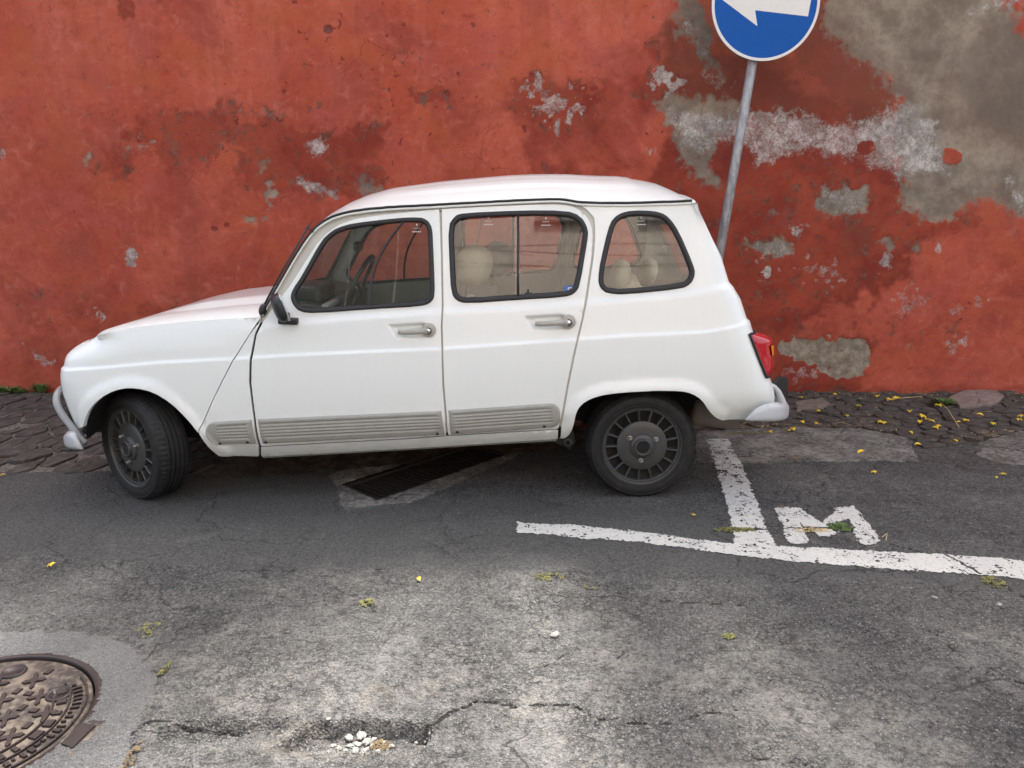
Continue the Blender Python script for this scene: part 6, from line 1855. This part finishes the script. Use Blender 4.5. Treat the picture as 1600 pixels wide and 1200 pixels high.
LM = [leaf_mesh('fallen_petal', 'blossom', M['petal']), leaf_mesh('fallen_petal', 'blossom', M['petal']), leaf_mesh('fallen_petal', 'leaf', M['petal']), leaf_mesh('fallen_petal', 'leaf', M['petal_dry'])]
def g_hit(px, py):
    z = 0.0
    for _ in range(5):
        x, y = g_at(px, py, z); z = gz(float(x), float(y))
    return x, y
def drop(px, py, kind, label, group, sc=1.0):
    x, y = g_hit(px, py); z = gz(float(x), float(y))
    if float(y) > strip_edge(float(x)): z = max(z, .010)
    o = link('fallen_petal', LM[kind]); o.location = (float(x), float(y), z + .004)
    o.rotation_euler = (random.uniform(-.2, .2), random.uniform(-.2, .2), random.uniform(0, 6.3)); s = sc * random.uniform(.55, 1.0); o.scale = (s, s, s)
    return tag(o, label, 'petal', group)
for px, py in [(1250, 627), (1304, 621), (1387, 630), (1398, 629), (1439, 657), (1437, 666), (1448, 661), (1455, 665), (1462, 674), (1466, 672), (1498, 666), (1507, 663), (1380, 667), (1374, 665), (1594, 656), (1590, 662), (1465, 640), (1278, 648), (1420, 650), (1340, 640), (1530, 655), (1322, 655), (1370, 625), (1550, 668)]:
    drop(px, py, random.choice([0, 1, 2]), 'small yellow petal lying on the dark paving stones near the wall', 'yellow petals on the paving stones', 1.75)
for px, py in [(1275, 667), (1252, 667), (1233, 675), (1240, 674), (1226, 676), (1203, 678), (1420, 683), (1434, 698), (1458, 697), (1490, 696), (1346, 710), (1244, 721), (1560, 722)]:
    drop(px, py, random.choice([0, 2, 3]), 'small yellow petal lying on the pale concrete strip below the paving stones', 'yellow petals on the concrete strip', 1.45)
for px, py, k in [(1366, 740, 0), (1556, 748, 2), (1567, 743, 1), (1132, 746, 3), (1117, 738, 3), (1083, 807, 0), (1181, 767, 3), (718, 806, 3), (80, 886, 0), (655, 908, 2), (5, 745, 2), (905, 742, 3)]:
    drop(px, py, k, 'small yellow or brown petal lying alone on the grey asphalt road', 'petals on the asphalt')
drop(1222, 795, 3, 'brown dry petal lying on the top of the painted letter M', None, 1.1)
def twig(name, px, label):
    P = []
    for q in px:
        x, y = g_at(*q[:2]); P.append((float(x), float(y), q[2]))
    V, F = tube(P, .0022, 6); o = mk(name, V, F, M['straw'], None, True); return tag(o, label, 'twig')
twig('dry_stalk', [(1385, 630, .02), (1405, 627, .024), (1440, 624, .022)], 'pale yellow dry stalk lying flat on the paving stones by the wall')
twig('grass_stalk', [(1464, 631, .03), (1480, 650, .045), (1498, 672, .02)], 'thin pale grass stalk leaning out from the small weed over the stones')
twig('dry_twig', [(1378, 842, .008), (1386, 838, .016), (1384, 847, .010)], 'thin bent dry twig on the asphalt at the right foot of the letter M')
def weed(px, py, n, r, h, label, zbase=.0, cat='weed'):
    x, y = g_at(px, py); x, y = float(x), float(y)
    V, F = [], []
    for k in range(n):
        a = random.uniform(0, 6.3); rr = r * math.sqrt(random.random()) * .6
        bx, by = rr * math.cos(a), rr * .5 * math.sin(a)
        a2 = a + random.uniform(-.8, .8); L = h * random.uniform(.4, 1); out = r * random.uniform(.2, 1)
        w = random.uniform(.003, .007); s_ = (-math.sin(a2) * w, math.cos(a2) * w)
        b = len(V)
        for f in (0, .5, .85, 1):
            cx_, cy_, cz_ = bx + out * f * math.cos(a2), by + out * f * math.sin(a2) * .6, L * math.sin(f * 1.9) / .95
            ww = (1 - (f * 2 - 1) ** 2) * .8 + .25 if f < 1 else .1
            V += [(cx_ - s_[0] * ww, cy_ - s_[1] * ww, cz_), (cx_ + s_[0] * ww, cy_ + s_[1] * ww, cz_ + .002)]
        for i in range(3): F.append((b + 2 * i, b + 2 * i + 1, b + 2 * i + 3, b + 2 * i + 2))
    o = mk('weed_tuft', V, F, M['weed'], None, False); o.location = (x, min(y, YW - .035), zbase)
    return tag(o, label, cat)
weed(68, 612, 90, .06, .07, 'small green weed tuft at the foot of the wall just left of the car bumper')
weed(12, 613, 110, .10, .05, 'low wide green weed at the foot of the wall at the left edge')
weed(30, 614, 60, .07, .03, 'tiny low green weed between the two larger wall weeds on the left')
weed(1470, 634, 130, .09, .04, 'small green weed growing between the paving stones beside the pale stone', .01)
def moss(px, py, rx, ry, n, mat, label):
    x, y = g_hit(px, py); x, y = float(x), float(y)
    V, F = [], []
    for k in range(n):
        a = random.uniform(0, 6.3); q = math.sqrt(random.random()); cx_, cy_ = rx * q * math.cos(a), ry * q * math.sin(a)
        if vnoise(cx_ * 60 + px, cy_ * 60, 2) < .35: continue
        z = gz(x + cx_, y + cy_) + .003 + .010 * (1 - q) * random.random()
        s_ = random.uniform(.002, .005); b = len(V); an = random.uniform(0, 6.3); ti = random.uniform(-.8, .8)
        ux, uy = s_ * math.cos(an), s_ * math.sin(an)
        V += [(x + cx_ - ux, y + cy_ - uy, z), (x + cx_ + uy, y + cy_ - ux, z + s_ * ti), (x + cx_ + ux, y + cy_ + uy, z + s_ * .8), (x + cx_ - uy, y + cy_ + ux, z - s_ * ti * .4)]
        F.append((b, b + 1, b + 2, b + 3))
    o = mk('moss', V, F, mat, None, False)
    o['kind'] = 'stuff'; o['label'] = label; o['category'] = 'moss'
moss(1312, 824, .055, .05, 700, M['weed'], 'green moss growing in the crack across the letter M')
moss(1150, 829, .10, .025, 500, M['moss'], 'brown olive moss in the crack left of the bay divider')
moss(1268, 829, .08, .02, 260, M['straw'], 'dry straw and moss in the crack under the letter M')
moss(1553, 910, .04, .05, 220, M['moss'], 'olive moss in the road crack below the white line at the right')
moss(860, 902, .06, .03, 160, M['moss'], 'thin olive moss along a crack in the middle of the road')
moss(925, 918, .03, .02, 100, M['moss'], 'small olive moss spot on the crack right of the thin moss')
moss(232, 985, .05, .05, 90, M['moss'], 'yellow green moss spots on the asphalt above the manhole concrete')
moss(256, 1048, .010, .05, 90, M['moss'], 'yellow green moss strip at the right edge of the manhole concrete')
moss(575, 943, .03, .03, 120, M['moss'], 'tiny moss spot on the asphalt in front of the car')
moss(1138, 995, .02, .02, 100, M['moss'], 'tiny moss spot on the worn asphalt at the right')
moss(596, 1168, .028, .028, 110, M['petal_dry'], 'dry ochre grass bits in the pothole beside the pebbles')
moss(204, 1185, .014, .06, 90, M['petal_dry'], 'dry brown grass in the joint beside the manhole concrete')
def pebble(px, py, r, label, group):
    x, y = g_hit(px, py); x, y = float(x), float(y)
    bm = bmesh.new(); bmesh.ops.create_icosphere(bm, subdivisions=2, radius=1)
    e = random.uniform(.45, .65); a = random.uniform(.8, 1.7)
    off = Vector((random.random() * 9, random.random() * 9, 0))
    for v in bm.verts:
        n = float(vnoise(v.co.x * 1.7 + off.x + v.co.z, v.co.y * 1.7 + off.y - v.co.z, 3)) - .5
        v.co = v.co * (1 + n * 1.0); v.co = Vector((v.co.x * r * a, v.co.y * r, v.co.z * r * e))
    o = bm_obj('pebble', bm, M['pebble'], None, False); o.location = (x, y, gz(x, y) + r * .35); o.rotation_euler = (0, 0, random.uniform(0, 6.3))
    return tag(o, label, 'pebble', group)
pebble(546, 1155, .0125, 'large pale flat pebble at the left of the pothole heap', None)
pebble(565, 1151, .0120, 'large pale upright pebble in the middle of the pothole heap', None)
for px, py, r in [(574, 1161, .011), (558, 1164, .009), (530, 1170, .007), (540, 1174, .007), (556, 1174, .008), (568, 1176, .007), (585, 1152, .006), (605, 1150, .006), (612, 1152, .006), (548, 1167, .008), (573, 1172, .007), (520, 1166, .005), (590, 1175, .006), (514, 1175, .005), (600, 1160, .005), (582, 1166, .006)]:
    pebble(px, py, r, 'small pale pebble lying in the pothole heap', 'small pebbles in the pothole')
pebble(651, 1161, .006, 'single grey pebble lying right of the pothole heap', None)
pebble(513, 1124, .006, 'single pale pebble on the asphalt lip above the pothole', None)
pebble(868, 993, .011, 'flat pale chip of stone alone on the worn asphalt', None)
pebble(1561, 946, .010, 'flat pale chip of stone on the asphalt at the right', None)
pebble(1460, 934, .007, 'tiny white chip of stone on the asphalt below the white line', None)
moss(1165, 677, .16, .015, 260, M['moss'], 'thin dark moss along the edge of the concrete under the rear bumper')
# dry bits blown against the wall and into the joints: too fine to count
V, F = [], []
for k in range(900):
    cx_ = random.uniform(1.35, 4.6); e_ = float(strip_edge(cx_))
    cy_ = random.choice([random.uniform(e_ + .02, YW - .05), YW - .05 - abs(random.gauss(0, .12)), e_ + abs(random.gauss(0, .08))])
    if cy_ > YW - .04 or vnoise(cx_ * 5, cy_ * 5, 2) < .40: continue
    z = .012; L = random.uniform(.006, .024); w_ = random.uniform(.0012, .003); a = random.uniform(0, 6.3); b = len(V); lift = random.uniform(0, .006)
    ux, uy = math.cos(a), math.sin(a)
    V += [(cx_ - ux * L + uy * w_, cy_ - uy * L - ux * w_, z), (cx_ + ux * L + uy * w_, cy_ + uy * L - ux * w_, z + lift), (cx_ + ux * L - uy * w_, cy_ + uy * L + ux * w_, z + lift + .001), (cx_ - ux * L - uy * w_, cy_ - uy * L + ux * w_, z + .001)]
    F.append((b, b + 1, b + 2, b + 3))
o = mk('dry_litter', V, F, plain('dry_litter', (.34, .25, .12), .9, var=.5, scale=90), None, False)
o['kind'] = 'stuff'; o['label'] = 'fine dry straw and petal bits in the joints of the paving stones'; o['category'] = 'litter'
# loose grit of the worn places: too fine to count
V, F = [], []
spots = [(560, 1165, .16, .05, 260, .0035), (330, 1150, .20, .04, 160, .003), (700, 1150, .5, .1, 240, .0026), (1100, 1110, .5, .12, 300, .003), (1350, 1120, .4, .15, 240, .003), (450, 1060, .5, .15, 220, .0026), (1400, 1000, .4, .15, 160, .003)]
for px, py, rx, ry, n, s0 in spots:
    x, y = map(float, g_at(px, py))
    for k in range(n):
        cx_, cy_ = x + random.gauss(0, rx * .6), y + random.gauss(0, ry * .6); r_ = s0 * random.uniform(.5, 1.5)
        if cy_ < 1.4 or math.hypot(cx_ - MCX, cy_ - MCY) < MCR + .02: continue
        z = gz(cx_, cy_); b = len(V); a0 = random.uniform(0, 6.3)
        for j in range(4): V.append((cx_ + r_ * math.cos(a0 + j * 1.57) * random.uniform(.6, 1.2), cy_ + r_ * math.sin(a0 + j * 1.57) * random.uniform(.6, 1.2), z))
        V.append((cx_, cy_, z + r_ * .9)); F += [(b + j, b + (j + 1) % 4, b + 4) for j in range(4)]
o = mk('loose_grit', V, F, plain('grey_grit', (.26, .255, .24), .9, var=.4, scale=200), None, False)
o['kind'] = 'stuff'; o['label'] = 'loose grey grit scattered on the worn asphalt'; o['category'] = 'grit'

# ================================================================== ACROSS THE STREET (seen in the car's glass) AND THE TREE BEHIND THE WALL
def house():
    hb = empty('house', (1.6, -6.6, 0)); tag(hb, 'pale orange plaster house across the street mirrored in the rear windows of the car', 'house')
    bm = bmesh.new(); box_bm(bm, (.2, -.2, 4.8), (11.4, .4, 9.6)); bm_obj('wall', bm, plain('pale_orange_plaster', (.66, .55, .46), .9, var=.15, scale=2), hb)
    for x, z_ in ((-.6, 4.0), (2.2, 4.0), (4.6, 4.0), (-.6, 7.6), (1.3, 7.6), (4.6, 7.6)):
        bm = bmesh.new(); box_bm(bm, (x, .01, z_), (.9, .04, 1.5)); w_ = bm_obj('window', bm, plain('brown_shutter', (.09, .045, .03), .6), hb)
        bm = bmesh.new(); box_bm(bm, (x, .05, z_ - .8), (1.1, .12, .07)); bm_obj('sill', bm, M['concrete'], w_)
    bm = bmesh.new(); box_bm(bm, (-4.4, .04, 3.6), (2.9, .10, 7.2)); gt = bm_obj('added_dark_panel', bm, plain('dark_green_added_panel', (.045, .050, .040), .8), hb)  # unseen dark panel added so the front door window reflects dimly
    for k in range(9):
        bm = bmesh.new(); box_bm(bm, (-5.7 + k * .325, .11, 3.6), (.03, .04, 7.1)); bm_obj('added_panel_batten', bm, M['concrete'] if k in (3, 6) else M['cable'], gt)
    bm = bmesh.new(); box_bm(bm, (.2, .02, .35), (11.42, .06, .7)); bm_obj('plinth', bm, plain('dark_grey_plinth', (.10, .095, .09), .9), hb)
house()
def leaves_obj(name, clumps, n, size, parent):
    C = np.array([c[:3] for c in clumps]); Rr = np.array([c[3] for c in clumps])
    k = rng.integers(0, len(C), n); d = rng.normal(size=(n, 3)); d /= np.linalg.norm(d, axis=1)[:, None]
    p = C[k] + d * (Rr[k] * rng.random(n) ** .45)[:, None] * np.array([1, 1, .7])
    u = rng.normal(size=(n, 3)); u /= np.linalg.norm(u, axis=1)[:, None]
    w = np.cross(u, rng.normal(size=(n, 3))); w /= np.linalg.norm(w, axis=1)[:, None]
    s_ = size * rng.uniform(.6, 1.3, n)[:, None]
    V = np.stack([p - u * s_, p + w * s_ * .5, p + u * s_, p - w * s_ * .5], 1).reshape(-1, 3)
    return big(name, V, np.arange(4 * n).reshape(n, 4), M['leaf'], None, parent, False)
def tree(x, y, h, clumps, n, size, label):
    t_ = empty('tree', (x, y, 0)); tag(t_, label, 'tree')
    P = [(0, 0, -.1), (.05, 0, h * .3), (-.05, .1, h * .6), (.1, 0, h)]
    V, F = tube(P, [.20, .17, .13, .07], 14); mk('trunk', V, F, M['bark'], t_, True)
    for c in clumps[::2]:
        V, F = tube([(0, .05, h * .55), (c[0] * .5, c[1] * .5, h * .55 + (c[2] - h * .55) * .6), tuple(c[:3])], [.08, .05, .02], 8); mk('limb', V, F, M['bark'], t_, True)
    leaves_obj('crown', clumps, n, size, t_)
random.seed(21)
cl = []
for k in range(40):
    cl.append((random.uniform(-6.2, 6.0), random.uniform(-2.3, 1.2) - 0.6, random.uniform(6.4, 8.6) - 0, random.uniform(.5, .95)))
for k in range(60): cl.append((random.uniform(-4.5, 4.5), random.uniform(-5.6, -3.2), random.uniform(7.0, 8.8), random.uniform(.5, .9)))  # unseen clumps added over the car to cut skylight on its roof
for k in range(24): cl.append((random.uniform(1.1, 4.9), random.uniform(-2.0, -.8), random.uniform(6.8, 8.0), random.uniform(.55, .9)))  # unseen clumps added to shade the road at the right
cl = [c for c in cl if not (-2.6 < c[1] < -1.0 and c[0] < .9 and random.random() < .85)]  # crown thinned here to let sun onto the road at the left
tree(0.3, 7.6, 6.4, cl, 15000, .085, 'leafy tree behind the red wall whose crown shades the road')
for k, (z0, sag, yy) in enumerate(((5.6, .35, -4.6), (5.2, .5, -4.7), (5.45, .7, -4.5), (5.0, .55, -4.65))):
    P = [(x, yy + .1 * math.sin(x + k), z0 + .15 * k - sag * (1 - ((x - 1.5) / 7) ** 2)) for x in np.linspace(-5.5, 8.5, 30)]
    V, F = tube(P, .007, 6); o = mk('overhead_cable', V, F, M['cable'], None, True)
    tag(o, 'thin black cable sagging in front of the house across the street', 'cable', 'cables across the street')
